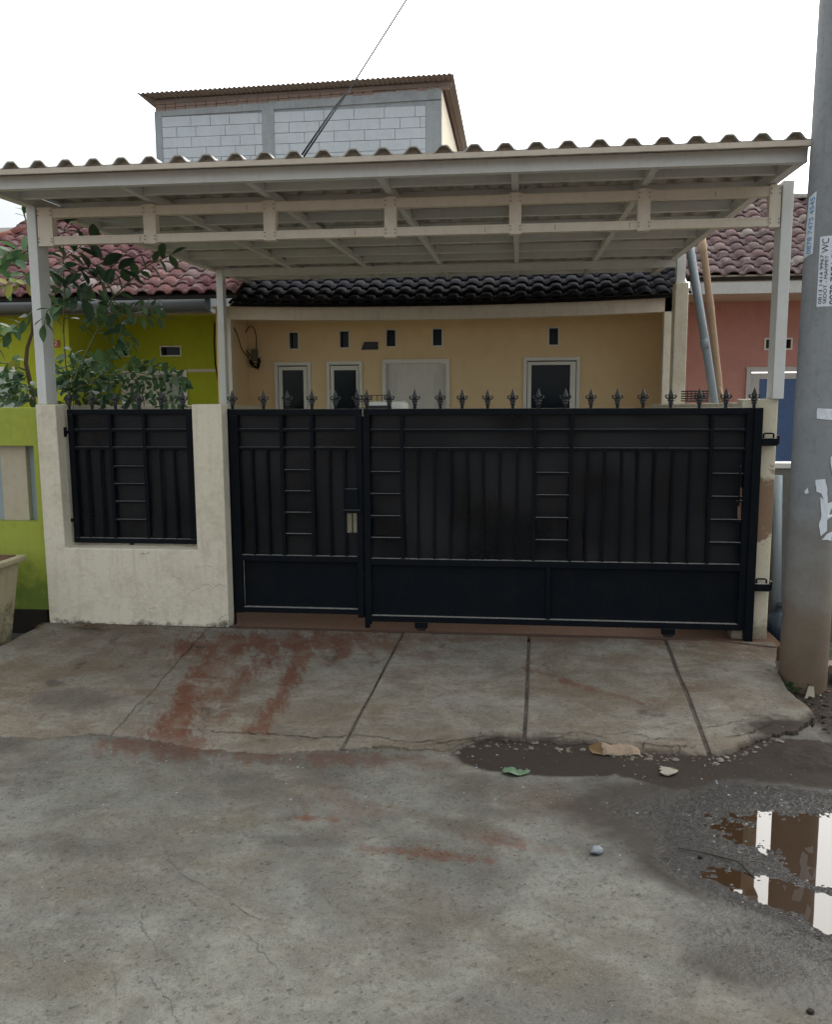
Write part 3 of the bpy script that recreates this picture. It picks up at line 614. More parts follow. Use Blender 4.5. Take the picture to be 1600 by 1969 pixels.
# ------------------------------------------------------------------ front cream wall (left) with its opening
WY0, WY1 = -0.13, 0.03
bw = thing('front_wall', (-1.7, -0.05, -0.02), 'cream painted front wall with a square opening holding a black panel', 'wall')
mb = MB(); outl = [(-2.34, -0.05), (-1.07, -0.05), (-1.07, 1.483), (-1.27, 1.483), (-1.27, 0.525), (-2.195, 0.525), (-2.205, 1.485), (-2.345, 1.485)]
# built as two uprights and a parapet, butted
mb.poly(outl[::-1], WY0, WY1); mb.box(-2.340, -2.203, WY1, 0.09, -0.05, 1.480)
w = mb.build('wall_body', 'cream_wall', bw, bevel=0.006)
mb = MB()
for L, ww in [([(-1.28, .26), (-1.22, .30), (-1.17, .27), (-1.12, .30), (-1.08, .28)], .002), ([(-1.45, .35), (-1.40, .33), (-1.37, .30)], .002), ([(-1.35, .22), (-1.30, .25), (-1.29, .28)], .0015), ([(-1.15, .04), (-1.12, .07), (-1.08, .09)], .003),
              ([(-1.62, .12), (-1.58, .125)], .002), ([(-1.66, .5), (-1.62, .49), (-1.6, .505)], .004), ([(-1.3, .40), (-1.2, .42), (-1.1, .39)], .001), ([(-1.9, .38), (-1.86, .42)], .0012), ([(-1.73, .18), (-1.70, .23)], .0015)]:
    out_ = []
    for (a, c), (d, e) in zip(L[:-1], L[1:]):
        for i in range(9): out_.append((a+(d-a)*i/9+random.uniform(-.003, .003), c+(e-c)*i/9+random.uniform(-.0045, .0045)))
    out_.append(L[-1])
    vs = []; fs = []
    for i, (x, z) in enumerate(out_):
        q = ww*.55*random.uniform(.1, 1.2); vs += [(x, WY0-.0012, z-q), (x, WY0-.0012, z+q)]
        if i: fs.append((2*i-2, 2*i, 2*i+1, 2*i-1))
    mb.add(vs, fs)
tag(mb.build('crack', 'dark_gap', w), kind='stuff')

# side boundary walls running back from the front wall and the right pillar
for nm, x0, x1, lab in (('boundary_wall', -2.46, -2.35, 'low cream side wall running back from the left front pillar'), ('boundary_wall', 2.375, 2.47, 'low cream side wall running back from the right pillar')):
    y0 = 0.10 if x0 < 0 else 0.17
    t = thing('boundary_wall', (x0, 2, 0), lab, 'wall')
    mb = MB(); mb.hexa([(x0, y0, -.12), (x1, y0, -.12), (x1, 5.0, -.12), (x0, 5.0, -.12), (x0, y0, 1.48), (x1, y0, 1.48), (x1, 5.0, 1.40), (x0, 5.0, 1.40)])
    mb.build('wall_body', 'cream_wall', t, bevel=.005)
rp_ = thing('gate_pillar', (2.32, 0.08, -0.02), 'cream right gate pillar with a band of scraped bare render', 'pillar')
MB().box(2.22, 2.435, 0.03, 0.17, -0.06, 1.50).build('pillar_body', 'pillar', rp_, bevel=.006)

# ------------------------------------------------------------------ gates
def finial_mesh():
    mb = MB()
    mb.lathe([(0.010, 0.0), (0.010, 0.020), (0.015, 0.026), (0.017, 0.032), (0.012, 0.038), (0.020, 0.044), (0.022, 0.049), (0.013, 0.055), (0.010, 0.060)], n=10, sy=.8)
    mb.lathe([(0.009, 0.058), (0.016, 0.067), (0.0175, 0.077), (0.013, 0.090), (0.007, 0.107), (0.0005, 0.127)], n=8, sy=.45)
    for s in (-1, 1):     # curled side leaves
        pts = [(s*0.004, 0, 0.052), (s*0.013, 0, 0.058), (s*0.023, 0, 0.060), (s*0.031, 0, 0.066), (s*0.032, 0, 0.075), (s*0.026, 0, 0.080), (s*0.020, 0, 0.076)]
        mb.tube(pts, [.004, .005, .0055, .0055, .005, .0045, .003], 6)
    return mesh_of(mb, 'finial', 'black_iron', True)
FIN = finial_mesh()
def sheet(name, x0, x1, z0, z1, y, parent, wav=0.006, hole=None, ph=0.0):
    nx, nz = int((x1-x0)/0.04)+1, int((z1-z0)/0.04)+1; mb = MB(); xs_ = [x0+(x1-x0)*i/nx for i in range(nx+1)]; zs_ = [z0+(z1-z0)*j/nz for j in range(nz+1)]
    if hole:
        for v in hole[:2]: xs_.append(v)
        for v in hole[2:]: zs_.append(v)
        xs_ = sorted(set(xs_)); zs_ = sorted(set(zs_))
    nx, nz = len(xs_), len(zs_)
    vs = [(x, y + wav*math.sin(x*5.1+ph)*math.sin(z*7.3+x*2.1+ph)+wav*.5*math.sin(x*13+z*4), z) for z in zs_ for x in xs_]; fs = []
    for j in range(nz-1):
        for i in range(nx-1):
            if hole and hole[0]-1e-6 <= xs_[i] and xs_[i+1] <= hole[1]+1e-6 and hole[2]-1e-6 <= zs_[j] and zs_[j+1] <= hole[3]+1e-6: continue
            fs.append((j*nx+i, j*nx+i+1, (j+1)*nx+i+1, (j+1)*nx+i))
    mb.add(vs, fs); return mb.build(name, 'perforated', parent, smooth=True)
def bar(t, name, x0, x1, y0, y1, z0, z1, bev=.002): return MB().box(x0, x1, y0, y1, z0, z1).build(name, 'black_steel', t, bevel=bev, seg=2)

def hollow(t, x0, x1, zb, zt): pass
# fixed panel in the wall opening
fp = thing('fence_panel', (-1.74, -0.02, 0.525), 'black steel panel with spear finials filling the opening of the cream wall', 'fence panel')
y0, y1 = -0.035, -0.005
X0, X1, Z0, Z1 = -2.178, -1.312, 0.545, 1.452
bar(fp, 'frame_rail', X0, X1, y0, y1, Z1-.035, Z1); bar(fp, 'frame_rail', X0, X1, y0, y1, Z0, Z0+.035)
bar(fp, 'frame_stile', X0, X0+.038, y0+.001, y1-.001, Z0+.035, Z1-.035); bar(fp, 'frame_stile', X1-.038, X1, y0+.001, y1-.001, Z0+.035, Z1-.035)
for z in (1.312, 1.192): bar(fp, 'rail', X0+.038, X1-.038, y0+.006, y1-.004, z-.009, z+.009)
for x in (-1.884, -1.646): bar(fp, 'upright', x-.012, x+.012, y0+.004, y1-.003, Z0+.035, Z1-.035)
for x in (-2.065, -1.965, -1.543, -1.447): bar(fp, 'bar', x-.007, x+.007, y0+.010, y1-.006, Z0+.035, 1.183)
for z in (1.066, .948, .828, .704): bar(fp, 'rung', -1.872, -1.658, y0+.004, y1-.008, z-.007, z+.007)
sheet('backing_sheet', X0+.02, X1-.02, Z0+.02, Z1-.02, 0.004, fp, .005, ph=1)
for x in (-2.165, -2.004, -1.839, -1.674, -1.518, -1.371): inst(FIN, 'finial', fp, (x, -0.02, Z1))
for z in (1.30, .70):
    bar(fp, 'hinge', X0-.05, X0-.02, y0-.01, y1, z-.033, z+.033, .004); bar(fp, 'hinge_pin', X0-.02, X0, y0+.004, y1-.004, z-.012, z+.012)
    bar(fp, 'hinge', X1, X1+.022, y0+.004, y1-.004, z-.03, z+.03, .003)

# swing gate
sg = thing('swing_gate', (-0.62, 0, 0.0), 'narrow black pedestrian gate beside the cream wall, with spear finials', 'gate')
y0, y1 = -0.02, 0.02
bar(sg, 'post', -1.112, -1.066, -0.02, 0.03, -0.01, 1.452); bar(sg, 'post', -0.168, -0.137, -0.012, 0.03, -0.01, 1.40)
bar(sg, 'frame_stile', -1.060, -1.002, y0, y1, .078, 1.41); bar(sg, 'frame_stile', -0.212, -0.172, y0, y1, .062, 1.41)
bar(sg, 'frame_rail', -1.060, -0.172, y0-.001, y1+.001, 1.41, 1.449); bar(sg, 'frame_rail', -1.002, -0.212, y0+.001, y1-.001, .082, .118)
for z in (1.312, 1.192): bar(sg, 'rail', -1.002, -.212, y0+.008, y1-.008, z-.009, z+.009)
bar(sg, 'rail', -1.002, -.212, y0+.003, y1-.003, .436, .476)
for x in (-.710, -.506): bar(sg, 'upright', x-.012, x+.012, y0+.005, y1-.004, .476, 1.41)
for x in (-.915, -.812, -.392, -.290): bar(sg, 'bar', x-.008, x+.008, y0+.010, y1-.006, .476, 1.183)
for z in (1.045, .905, .762, .618): bar(sg, 'rung', -.698, -.518, y0+.004, y1-.008, z-.007, z+.007)
sheet('backing_sheet', -1.02, -.19, .45, 1.43, .024, sg, .008, hole=(-.285, -.212, .632, .762), ph=2)
bar(sg, 'kick_plate', -1.0, -.214, .018, .022, .10, .45, 0)
bar(sg, 'latch', -.30, -.19, -.034, -.022, .768, .790); bar(sg, 'lock_box', -.285, -.20, -.034, -.022, .80, .93, .003)
bar(sg, 'hinge', -1.125, -1.10, -.045, -.02, 1.135, 1.185, .003)
for x in (-1.038, -.827, -.665, -.502, -.346, -.202): inst(FIN, 'finial', sg, (x, 0, 1.449))

# sliding gate
lg = thing('sliding_gate', (1.1, 0, -0.02), 'wide black sliding gate on wheels with spear finials, closing the driveway', 'gate')
gy0, gy1 = -0.03, 0.012
XL, XR = -0.137, 2.325
bar(lg, 'frame_stile', XL-.02, XL+.018, gy0, gy1, .022, 1.41); bar(lg, 'frame_stile', XR-.088, XR-.045, gy0+.003, gy1, .042, 1.41)
bar(lg, 'post', XR-.045, XR+.006, gy0-.008, gy1+.004, -.035, 1.449)
bar(lg, 'frame_rail', XL-.02, XR-.045, gy0-.001, gy1+.001, 1.41, 1.449); bar(lg, 'frame_rail', XL+.018, XR-.088, gy0+.001, gy1-.001, .042, .082)
for z in (1.310, 1.192): bar(lg, 'rail', XL+.018, XR-.088, gy0+.010, gy1-.010, z-.0085, z+.0085)
bar(lg, 'rail', XL+.018, XR-.088, gy0+.004, gy1-.003, .425, .468)
for x in (.092, .945, 1.176, 2.035): bar(lg, 'upright', x-.011, x+.011, gy0+.006, gy1-.005, .468, 1.41)
for x in (.195, .302, .408, .514, .620, .728, .835, 1.279, 1.385, 1.493, 1.593, 1.698, 1.808, 1.914): bar(lg, 'bar', x-.0075, x+.0075, gy0+.014, gy1-.008, .468, 1.183)
for (a, c) in ((-.119, .081), (.956, 1.165), (2.046, 2.237)):
    for z in (1.037, .893, .747, .602): bar(lg, 'rung', a, c, gy0+.005, gy1-.010, z-.007, z+.007)
bar(lg, 'upright', 1.03, 1.055, gy0+.006, gy1-.005, .082, .425)
sheet('backing_sheet', XL, XR-.06, .44, 1.415, .020, lg, .012, ph=.4)
bar(lg, 'kick_plate', XL+.016, XR-.086, .004, .009, .05, .43, 0)
bar(lg, 'latch', 2.19, 2.235, -.038, -.028, .865, .875)
bar(lg, 'handle', 2.205, 2.213, -.046, -.032, .84, 1.09, .002)
for x in (-.137, .010, .176, .341, .482, .644, .803, .964, 1.133, 1.292, 1.455, 1.612, 1.780, 1.953, 2.112, 2.280): inst(FIN, 'finial', lg, (x, -.01, 1.449))
for x in (.212, 1.812):
    wm = MB(); ring = [(0.036*math.cos(a), 0.036*math.sin(a)) for a in [2*math.pi*i/20 for i in range(20)]]
    wm.poly([(x+a, .010+c) for a, c in ring], -.024, .008); wm.build('wheel', 'black_plastic', lg, bevel=.003); bar(lg, 'wheel_bracket', x-.042, x+.042, -.028, .012, .004, .042)
# latches that sit on the right pillar
for z, hh in ((1.245, 'upper'), (.33, 'lower')):
    t = thing('latch_bracket', (2.38, 0.0, z), f'{hh} black steel catch fixed to the right gate pillar', 'latch')
    bar(t, 'catch_body', 2.333, 2.425, -.035, .028, z-.030, z+.018, .003); bar(t, 'catch_lip', 2.425, 2.435, -.035, .0, z-.02, z+.035, .002)
    tb = MB(); tb.tube([(2.345, -.01, z+.018), (2.345, -.01, z+.042), (2.355, -.01, z+.046), (2.395, -.01, z+.046), (2.405, -.01, z+.042), (2.405, -.01, z+.018)], .006, 6); tb.build('hasp', 'black_steel', t, smooth=True)

# ------------------------------------------------------------------ carport canopy
cp = thing('carport_canopy', (0.06, 1.7, 0.0), 'white steel carport canopy with a ribbed plastic roof over the gate', 'canopy')
def sbox(name, x0, x1, y0, y1, z0, z1, mat='steel_white', bev=.003): return MB().box(x0, x1, y0, y1, z0, z1).build(name, mat, cp, bevel=bev)
def cbeam(name, x0, x1, y0, y1, z0, z1, mat='steel_white'):      # box beam with lipped face like paired C-sections
    mb = MB(); h = (z1-z0); mb.box(x0, x1, y0, y1, z0, z1); mb.box(x0, x1, y0-.003, y0, z0, z0+.010); mb.box(x0, x1, y0-.003, y0, z1-.010, z1); return mb.build(name, mat, cp)
def rz(y): return 2.772 + (y+0.5)*0.0165
sbox('post', -2.388, -2.325, -.02, .12, 1.487, 2.775); sbox('post', 2.385, 2.450, -.02, .12, 1.502, 2.785)
sbox('post', -2.325, -2.255, 3.46, 3.56, 0.0, 2.84)
sbox('post', 2.375, 2.46, 3.46, 3.56, 2.615, 2.88)
MB().box(2.362, 2.49, 3.42, 3.60, 0.0, 2.61).build('concrete_post', 'cream_wall', cp, bevel=.008)
# front truss
cbeam('truss_chord', -2.215, 2.315, -.005, .045, 2.700, 2.757, 'steel_cream'); cbeam('truss_chord', -2.215, 2.315, -.005, .045, 2.528, 2.580, 'steel_cream')
for a, c in ((-2.318, -2.215), (-1.590, -1.508), (-.790, -.712), (-.010, .066), (.770, .845), (1.546, 1.622), (2.315, 2.380)):
    cbeam('truss_upright', a, c, -.012, .05, 2.520, 2.765, 'steel_cream')
mb = MB()
for x, z0_, z1_ in ((.62, 2.53, 2.578), (1.05, 2.53, 2.578), (-1.62, 2.53, 2.578), (1.5, 2.53, 2.578), (-.2, 2.53, 2.578), (2.0, 2.705, 2.755), (-.9, 2.705, 2.755)): mb.box(x, x+.0025, -.0065, -.0052, z0_, z1_-random.uniform(0, .02))
tag(mb.build('weld_seam', 'rust', cp), kind='stuff')
mb = MB()
for a, c in ((-2.318, -2.215), (-1.590, -1.508), (-.790, -.712), (-.010, .066), (.770, .845), (1.546, 1.622), (2.315, 2.380)):
    for z in (2.545, 2.567, 2.715, 2.742):
        for x in (a+.008, c-.008): mb.box(x-.003, x+.003, -.0175, -.0148, z-.003, z+.003)
tag(mb.build('rivet', 'rust', cp), kind='stuff')
cbeam('fascia_beam', -2.40, 2.365, -.53, -.48, 2.764, 2.836)
for x in (-1.535, -.75, .03, .805, 1.58):
    MB().hexa([(x-.022, -.48, rz(-.48)), (x+.022, -.48, rz(-.48)), (x+.022, 4.75, rz(4.75)), (x-.022, 4.75, rz(4.75)), (x-.022, -.48, rz(-.48)+.05), (x+.022, -.48, rz(-.48)+.05), (x+.022, 4.75, rz(4.75)+.05), (x-.022, 4.75, rz(4.75)+.05)]).build('rafter', 'steel_white', cp, bevel=.003)
for x0, x1 in ((-2.40, -2.335), (2.305, 2.365)):
    MB().hexa([(x0, -.48, rz(-.48)-.008), (x1, -.48, rz(-.48)-.008), (x1, 4.75, rz(4.75)-.008), (x0, 4.75, rz(4.75)-.008), (x0, -.48, rz(-.48)+.06), (x1, -.48, rz(-.48)+.06), (x1, 4.75, rz(4.75)+.06), (x0, 4.75, rz(4.75)+.06)]).build('side_beam', 'steel_white', cp, bevel=.003)
cbeam('rear_beam', -2.255, 2.375, 3.48, 3.54, 2.770, 2.838)
xs_p = [-2.335, -1.557, -.772, .008, .783, 1.558, 2.305]; xe_p = [-1.557, -.772, .008, .783, 1.558, 2.305]
raf = [-2.335, -1.535, -.75, .03, .805, 1.58, 2.305]
for y in (-.15, .35, .95, 1.55, 2.15, 2.75, 3.25, 4.0, 4.6):
    for i in range(6):
        a = raf[i] + (.022 if i else 0); c = raf[i+1] - (.022 if i < 5 else 0)
        sbox('purlin', a, c, y-.02, y+.02, rz(y)+.012, rz(y)+.0795, bev=.002)
# ribbed roof sheet
def roof_sheet():
    pitch = 0.1685; xs_, zs_ = [], []
    x = -2.44; pr = [(0, 0), (.028, 0), (.042, .005), (.064, .031), (.073, .038), (.105, .038), (.114, .031), (.136, .005), (.150, 0)]
    base = -1.943 - 3*pitch - .089; k = 0
    while base + k*pitch < 2.40:
        for (a, c) in pr:
            if base+k*pitch+a < 2.43 and base+k*pitch+a > -2.46: xs_.append(base+k*pitch+a); zs_.append(c)
        k += 1
    n = len(xs_); ysn = [-.635, -.4, .6, 1.6, 2.6, 3.6, 5.12]; mb = MB(); vs = []
    for y in ysn:
        for x_, z_ in zip(xs_, zs_): vs.append((x_, y, rz(y)+.080+z_))
    fs = []
    for j in range(len(ysn)-1):
        for i in range(n-1): fs.append((j*n+i, j*n+i+1, (j+1)*n+i+1, (j+1)*n+i))
    mb.add(vs, fs); o = mb.build('roof_sheet', 'roof_sheet', cp)
    md = o.modifiers.new('thick', 'SOLIDIFY'); md.thickness = .007; md.offset = 1
    mb = MB(); vs = []; y = -.585      # moulded fillers that close the ribs over the fascia
    for x_, z_ in zip(xs_, zs_): vs += [(x_, y, rz(y)+.060), (x_, y+(.012 if z_ > .03 else 0), rz(y)+.0795+z_)]
    mb.add(vs, [(2*i, 2*i+2, 2*i+3, 2*i+1) for i in range(n-1)]); mb.build('rib_filler', 'sheet_filler', cp)
    return o
roof_sheet()
MB().box(-2.45, 2.425, -.636, -.634, 2.822, 2.850).build('sheet_lip', 'sheet_filler', cp)

# ------------------------------------------------------------------ tiles
def tile_mesh(mat, w=.20, l=.27, amp=.026, name='tile'):
    n = 12; mb = MB(); prof = []
    for i in range(n+1):
        u = i/n; t_ = abs(u-.5)/.33; prof.append(((u-.5)*(w+.012), amp*(math.sqrt(max(0, 1-t_*t_)) if t_ < 1 else 0)))
    th = .016; vs = []
    for y in (0, l):
        for (a, c) in prof: vs.append((a, y, c+th))
        for (a, c) in prof: vs.append((a, y, c))
    k = n+1; fs = []
    for i in range(n):
        fs.append((i, i+1, 2*k+i+1, 2*k+i)); fs.append((k+i+1, k+i, 3*k+i, 3*k+i+1)); fs.append((k+i, k+i+1, i+1, i)); 
    fs.append((k, 0, 2*k, 3*k)); fs.append((n, k+n, 3*k+n, 2*k+n)); mb.add(vs, fs)
    return mesh_of(mb, name, mat, True)
def tiled_roof(parent, mat, x0, x1, y0, z0, slope, rows, tw=.20, rowl=.225, sag=None, jitter=.006, slab_mat='dark_gap', maxx=None):
    """roof part (a board) with every tile a piece on it"""
    L = rows*rowl; ca, sa = math.cos(slope), math.sin(slope)
    mb = MB(); mb.hexa([(x0, y0+.03, z0-.05), (x1, y0+.03, z0-.05), (x1, y0+L*ca, z0+L*sa-.08), (x0, y0+L*ca, z0+L*sa-.08), (x0, y0+.03, z0-.012), (x1, y0+.03, z0-.012), (x1, y0+L*ca, z0+L*sa-.02), (x0, y0+L*ca, z0+L*sa-.02)])
    if sag is None: roof = mb.build('roof', slab_mat, parent)
    else:
        mb = MB(); n = 24; vs = []; 
        for i in range(n+1):
            x = x0+(x1-x0)*i/n; s = sag(x); vs += [(x, y0+.03, z0-.03+s), (x, y0+L*ca, z0+L*sa-.03+s*.3)]
        mb.add(vs, [(2*i, 2*i+2, 2*i+3, 2*i+1) for i in range(n)]); roof = mb.build('roof', slab_mat, parent)
    me = tile_mesh(mat, tw, rowl*1.18, .040); nx = int(round((x1-x0)/tw))
    for r in range(rows):
        for c in range(nx):
            x = x0+(c+.5)*tw; s = (sag(x)*(1-r/rows*.7) if sag else 0)
            d = r*rowl; p = (x+random.uniform(-jitter, jitter), y0+d*ca+random.uniform(-jitter, jitter), z0+d*sa+.006+s)
            inst(me, 'roof_tile', roof, p, rot=(slope-R_(5.5)+random.uniform(-.012, .012), random.uniform(-.02, .02), random.uniform(-.02, .02)))
    return roof

# own house
hs = thing('yellow_house', (0, 6.2, 0), 'single storey ochre house behind the carport with white doors and windows', 'house')
def hb(name, x0, x1, y0, y1, z0, z1, mat, par=None, bev=.003): return MB().box(x0, x1, y0, y1, z0, z1).build(name, mat, par or hs, bevel=bev)
# wall with holes for the vents
vents = [(-2.16, 2.25), (-1.47, 2.258), (-.845, 2.266), (-.23, 2.27), (1.28, 2.262)]
def wall_with_holes(parent, mat, x0, x1, y0, y1, z0, z1, holes):
    xs_ = sorted({x0, x1, *[h[0] for h in holes], *[h[1] for h in holes]}); mb = MB()
    for a, c in zip(xs_[:-1], xs_[1:]):
        cuts = sorted([(h[2], h[3]) for h in holes if h[0] <= a+1e-6 and h[1] >= c-1e-6]); z = z0
        for (p, q) in cuts: mb.box(a, c, y0, y1, z, p); z = q
        mb.box(a, c, y0, y1, z, z1)
    return mb.build('wall', mat, parent)
HY = 6.0
holes = [(x-.058, x+.058, z-.105, z+.105) for x, z in vents] + [(-2.434, -1.933, .60, 1.966), (-1.72, -1.233, .60, 1.972), (-.967, -.067, 0.0, 1.99), (.897, 1.625, .60, 2.0)]
wall_with_holes(hs, 'ochre_wall', -2.90, 2.66, HY, HY+.13, 0, 2.95, holes)
MB().box(2.64, 2.76, 4.95, 5.998, 0, 2.62).build('side_wall', 'ochre_wall', hs); MB().box(-2.90, -2.80, 5.05, 5.998, 0, 2.62).build('side_wall', 'ochre_wall', hs)
hb('column', -2.79, -2.68, 4.95, 5.07, 0, 2.60, 'cream_wall'); hb('column', 2.50, 2.64, 4.93, 5.05, 0, 2.66, 'cream_wall')
for x, z in vents:
    v = hb('vent_hole', x-.057, x+.057, HY+.08, HY+.10, z-.104, z+.104, 'glass_dark', bev=0)
    mb = MB(); e = .014
    mb.box(x-.058-e, x-.058, HY-.012, HY+.05, z-.105-e, z+.105+e); mb.box(x+.058, x+.058+e, HY-.012, HY+.05, z-.105-e, z+.105+e)
    mb.box(x-.058, x+.058, HY-.012, HY+.05, z-.105-e, z-.105); mb.box(x-.058, x+.058, HY-.012, HY+.05, z+.105, z+.105+e); mb.build('vent_frame', 'white_frame', hs)
def window(x0, x1, zt, g0, g1, gt, zb=.60):
    mb = MB(); e = .045
    mb.box(x0, x0+e, HY-.03, HY+.10, zb, zt); mb.box(x1-e, x1, HY-.03, HY+.10, zb, zt); mb.box(x0+e, x1-e, HY-.03, HY+.10, zt-e, zt); mb.box(x0+e, x1-e, HY-.03, HY+.10, zb, zb+e)
    f = mb.build('window', 'white_frame', hs, bevel=.003)
    mb = MB(); a, c = x0+e+.008, x1-e-.008; t = zt-e-.014; b_ = zb+e+.008
    mb.box(a, g0, HY-.012, HY+.03, b_, t); mb.box(g1, c, HY-.012, HY+.03, b_, t); mb.box(g0, g1, HY-.012, HY+.03, gt, t); mb.box(g0, g1, HY-.012, HY+.03, b_, b_+.08)
    mb.build('sash', 'white_frame', f, bevel=.002)
    MB().box(g0, g1, HY+.005, HY+.012, b_+.08, gt).build('pane', 'glass_dark', f)
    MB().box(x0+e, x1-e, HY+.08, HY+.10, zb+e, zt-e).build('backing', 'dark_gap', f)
window(-2.434, -1.933, 1.966, -2.33, -2.04, 1.86); window(-1.72, -1.233, 1.972, -1.622, -1.32, 1.855); window(.897, 1.625, 2.0, 1.0, 1.50, 1.90)
mb = MB(); e = .05
mb.box(-.967, -.967+e, HY-.03, HY+.10, 0, 1.99); mb.box(-.067-e, -.067, HY-.03, HY+.10, 0, 1.99); mb.box(-.967+e, -.067-e, HY-.03, HY+.10, 1.94, 1.99)
df = mb.build('door_frame', 'white_frame', hs, bevel=.003)
d = MB().box(-.917, -.117, HY+.05, HY+.09, .0, 1.936).build('door', 'door_white', hs, bevel=.002)
mb = MB()
for (a, c, z0_, z1_) in ((-.80, -.25, 1.10, 1.80), (-.80, -.25, .2, .95)):
    for q in ((a, c, z1_-.012, z1_), (a, c, z0_, z0_+.012), (a, a+.012, z0_, z1_), (c-.012, c, z0_, z1_)): mb.box(q[0], q[1], HY+.040, HY+.05, q[2], q[3])
mb.build('moulding', 'door_white', d)
# porch beam that sags slightly, and the shaded tile eave
def sag(x): return -0.045*(1-((x-.1)/2.7)**2) + .012*x/2.7
mb = MB(); n = 24; vs = []
for i in range(n+1):
    x = -2.68+5.30*i/n; s = sag(x)
    vs += [(x, 4.93, 2.460+s), (x, 4.93, 2.66+s), (x, 5.03, 2.66+s), (x, 5.03, 2.460+s)]
fs = []
for i in range(n):
    for k in range(4): fs.append((4*i+k, 4*i+(k+1) % 4, 4*i+4+(k+1) % 4, 4*i+4+k))
fs += [(0, 3, 2, 1), (4*n, 4*n+1, 4*n+2, 4*n+3)]
mb.add(vs, fs); mb.build('eave_beam', 'porch_beam', hs)
MB().box(-2.95, 2.60, 5.04, 5.998, 2.60, 2.615).build('porch_ceiling', 'porch_beam', hs)
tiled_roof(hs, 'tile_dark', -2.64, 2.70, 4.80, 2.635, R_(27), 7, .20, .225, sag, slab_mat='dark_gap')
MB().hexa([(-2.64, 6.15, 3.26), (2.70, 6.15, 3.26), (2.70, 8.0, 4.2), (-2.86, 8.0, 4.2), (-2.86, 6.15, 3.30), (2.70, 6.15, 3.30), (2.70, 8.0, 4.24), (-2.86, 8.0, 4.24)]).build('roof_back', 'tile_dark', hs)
# meter box, cable loop, number plate on the ochre wall
mt = thing('meter_box', (-2.68, 5.9, 1.95), 'small grey electricity meter with bundled wires on the ochre wall', 'meter box')
MB().box(-2.735, -2.655, 5.92, 5.998, 1.98, 2.14).build('box_body', 'meter', mt, bevel=.008)
mb = MB(); random.seed(3)
for i in range(9):
    p0 = Vector((-2.76, 5.93, 2.0)); pts = [p0, p0+Vector((.05+random.uniform(-.03, .03), -.03, -.07+random.uniform(-.03, .03))), p0+Vector((.11+random.uniform(-.03, .04), -.02, -.10+random.uniform(-.04, .05))), p0+Vector((.12+random.uniform(-.03, .04), 0, .0+random.uniform(-.05, .03)))]
    mb.tube(pts, .007, 5)
mb.build('wire_bundle', 'cable', mt, smooth=True)
cbm = MB(); ctr = at(480, 656, 5.9); cbm.tube([(ctr.x+.085*math.cos(a), 5.93, ctr.z+.19*math.sin(a)+(.02*math.sin(2*a))) for a in [2*math.pi*i/28 for i in range(29)]], .006, 6)
for k in (0, 1):
    cbm.tube([at(432, 600+5*k, 4.9)+Vector((0, 0, 0)), at(440, 612+6*k, 5.1), at(455, 640, 5.4), at(465, 672, 5.7), at(478, 688, 5.92), at(490, 705, 5.93)], .006, 6)
tag(cbm.build('cable', 'cable', smooth=True), 'black power cable with a hanging loop beside the meter box', 'cable')
pl = thing('house_sign', (-1.13, 5.99, 2.17), 'small black slanted name plate on the ochre wall above the windows', 'sign')
mb = MB(); mb.poly([(-1.245, 2.119), (-1.02, 2.121), (-1.02, 2.221), (-1.205, 2.221)], HY-.012, HY-.001); mb.build('plate', 'plate', pl)
tm = text_mb('UHE3', .062, .001); tm.v = [(-1.11+x, HY-.014-z, 2.172+y) for x, y, z in tm.v]; tm.build('lettering', 'plate_ink', pl)

# ------------------------------------------------------------------ green house (left)
gh = thing('green_house', (-4.6, 6, 0), 'lime green house on the left with a red tiled roof', 'house')
def gb(name, x0, x1, y0, y1, z0, z1, mat, par=None, bev=.003): return MB().box(x0, x1, y0, y1, z0, z1).build(name, mat, par or gh, bevel=bev)
GV = [(-4.735, -4.49, 2.075, 2.185), (-4.015, -3.745, 2.075, 2.185)]
wall_with_holes(gh, 'green_wall', -4.70, -2.905, 6.0, 6.12, 0, 2.62, [(-4.66, -4.52, 2.085, 2.175) if False else h for h in GV if h[0] > -4.70] + [(-4.70, -4.49, 2.075, 2.185), (-4.60, -3.66, 0, 1.872)])
gb('wall', -7.4, -4.70, 4.8, 6.12, 0, 2.60, 'green_wall', bev=.004)
for (a, c, z0_, z1_) in [(-4.70, -4.49, 2.075, 2.185), GV[1]]:
    gb('vent_hole', a, c, 6.08, 6.10, z0_, z1_, 'glass_dark', bev=0)
    mb = MB(); e = .016; mb.box(a-(e if a > -4.69 else 0), c+e, 5.985, 6.05, z1_, z1_+e); mb.box(a-(e if a > -4.69 else 0), c+e, 5.985, 6.05, z0_-e, z0_); mb.box(c, c+e, 5.985, 6.05, z0_, z1_)
    if a > -4.69: mb.box(a-e, a, 5.985, 6.05, z0_, z1_)
    mb.build('vent_frame', 'white_frame', gh)
mb = MB(); mb.box(-4.60, -4.55, 5.97, 6.10, 0, 1.872); mb.box(-3.71, -3.66, 5.97, 6.10, 0, 1.872); mb.box(-4.55, -3.71, 5.97, 6.10, 1.82, 1.872); mb.box(-4.10, -4.06, 5.975, 6.10, 0, 1.82); gdf = mb.build('door_frame', 'white_frame', gh, bevel=.003)
gd = gb('door', -4.55, -4.10, 6.02, 6.06, 0, 1.818, 'door_white', bev=.003); mb = MB(); mb.box(-4.48, -4.17, 6.012, 6.02, 1.0, 1.012); mb.box(-4.48, -4.17, 6.012, 6.02, 1.66, 1.672); mb.box(-4.48, -4.468, 6.012, 6.02, 1.012, 1.66); mb.box(-4.182, -4.17, 6.012, 6.02, 1.012, 1.66); mb.build('moulding', 'porch_beam', gd)
gw = gb('window', -4.06, -3.71, 6.03, 6.04, .6, 1.818, 'curtain', bev=0)
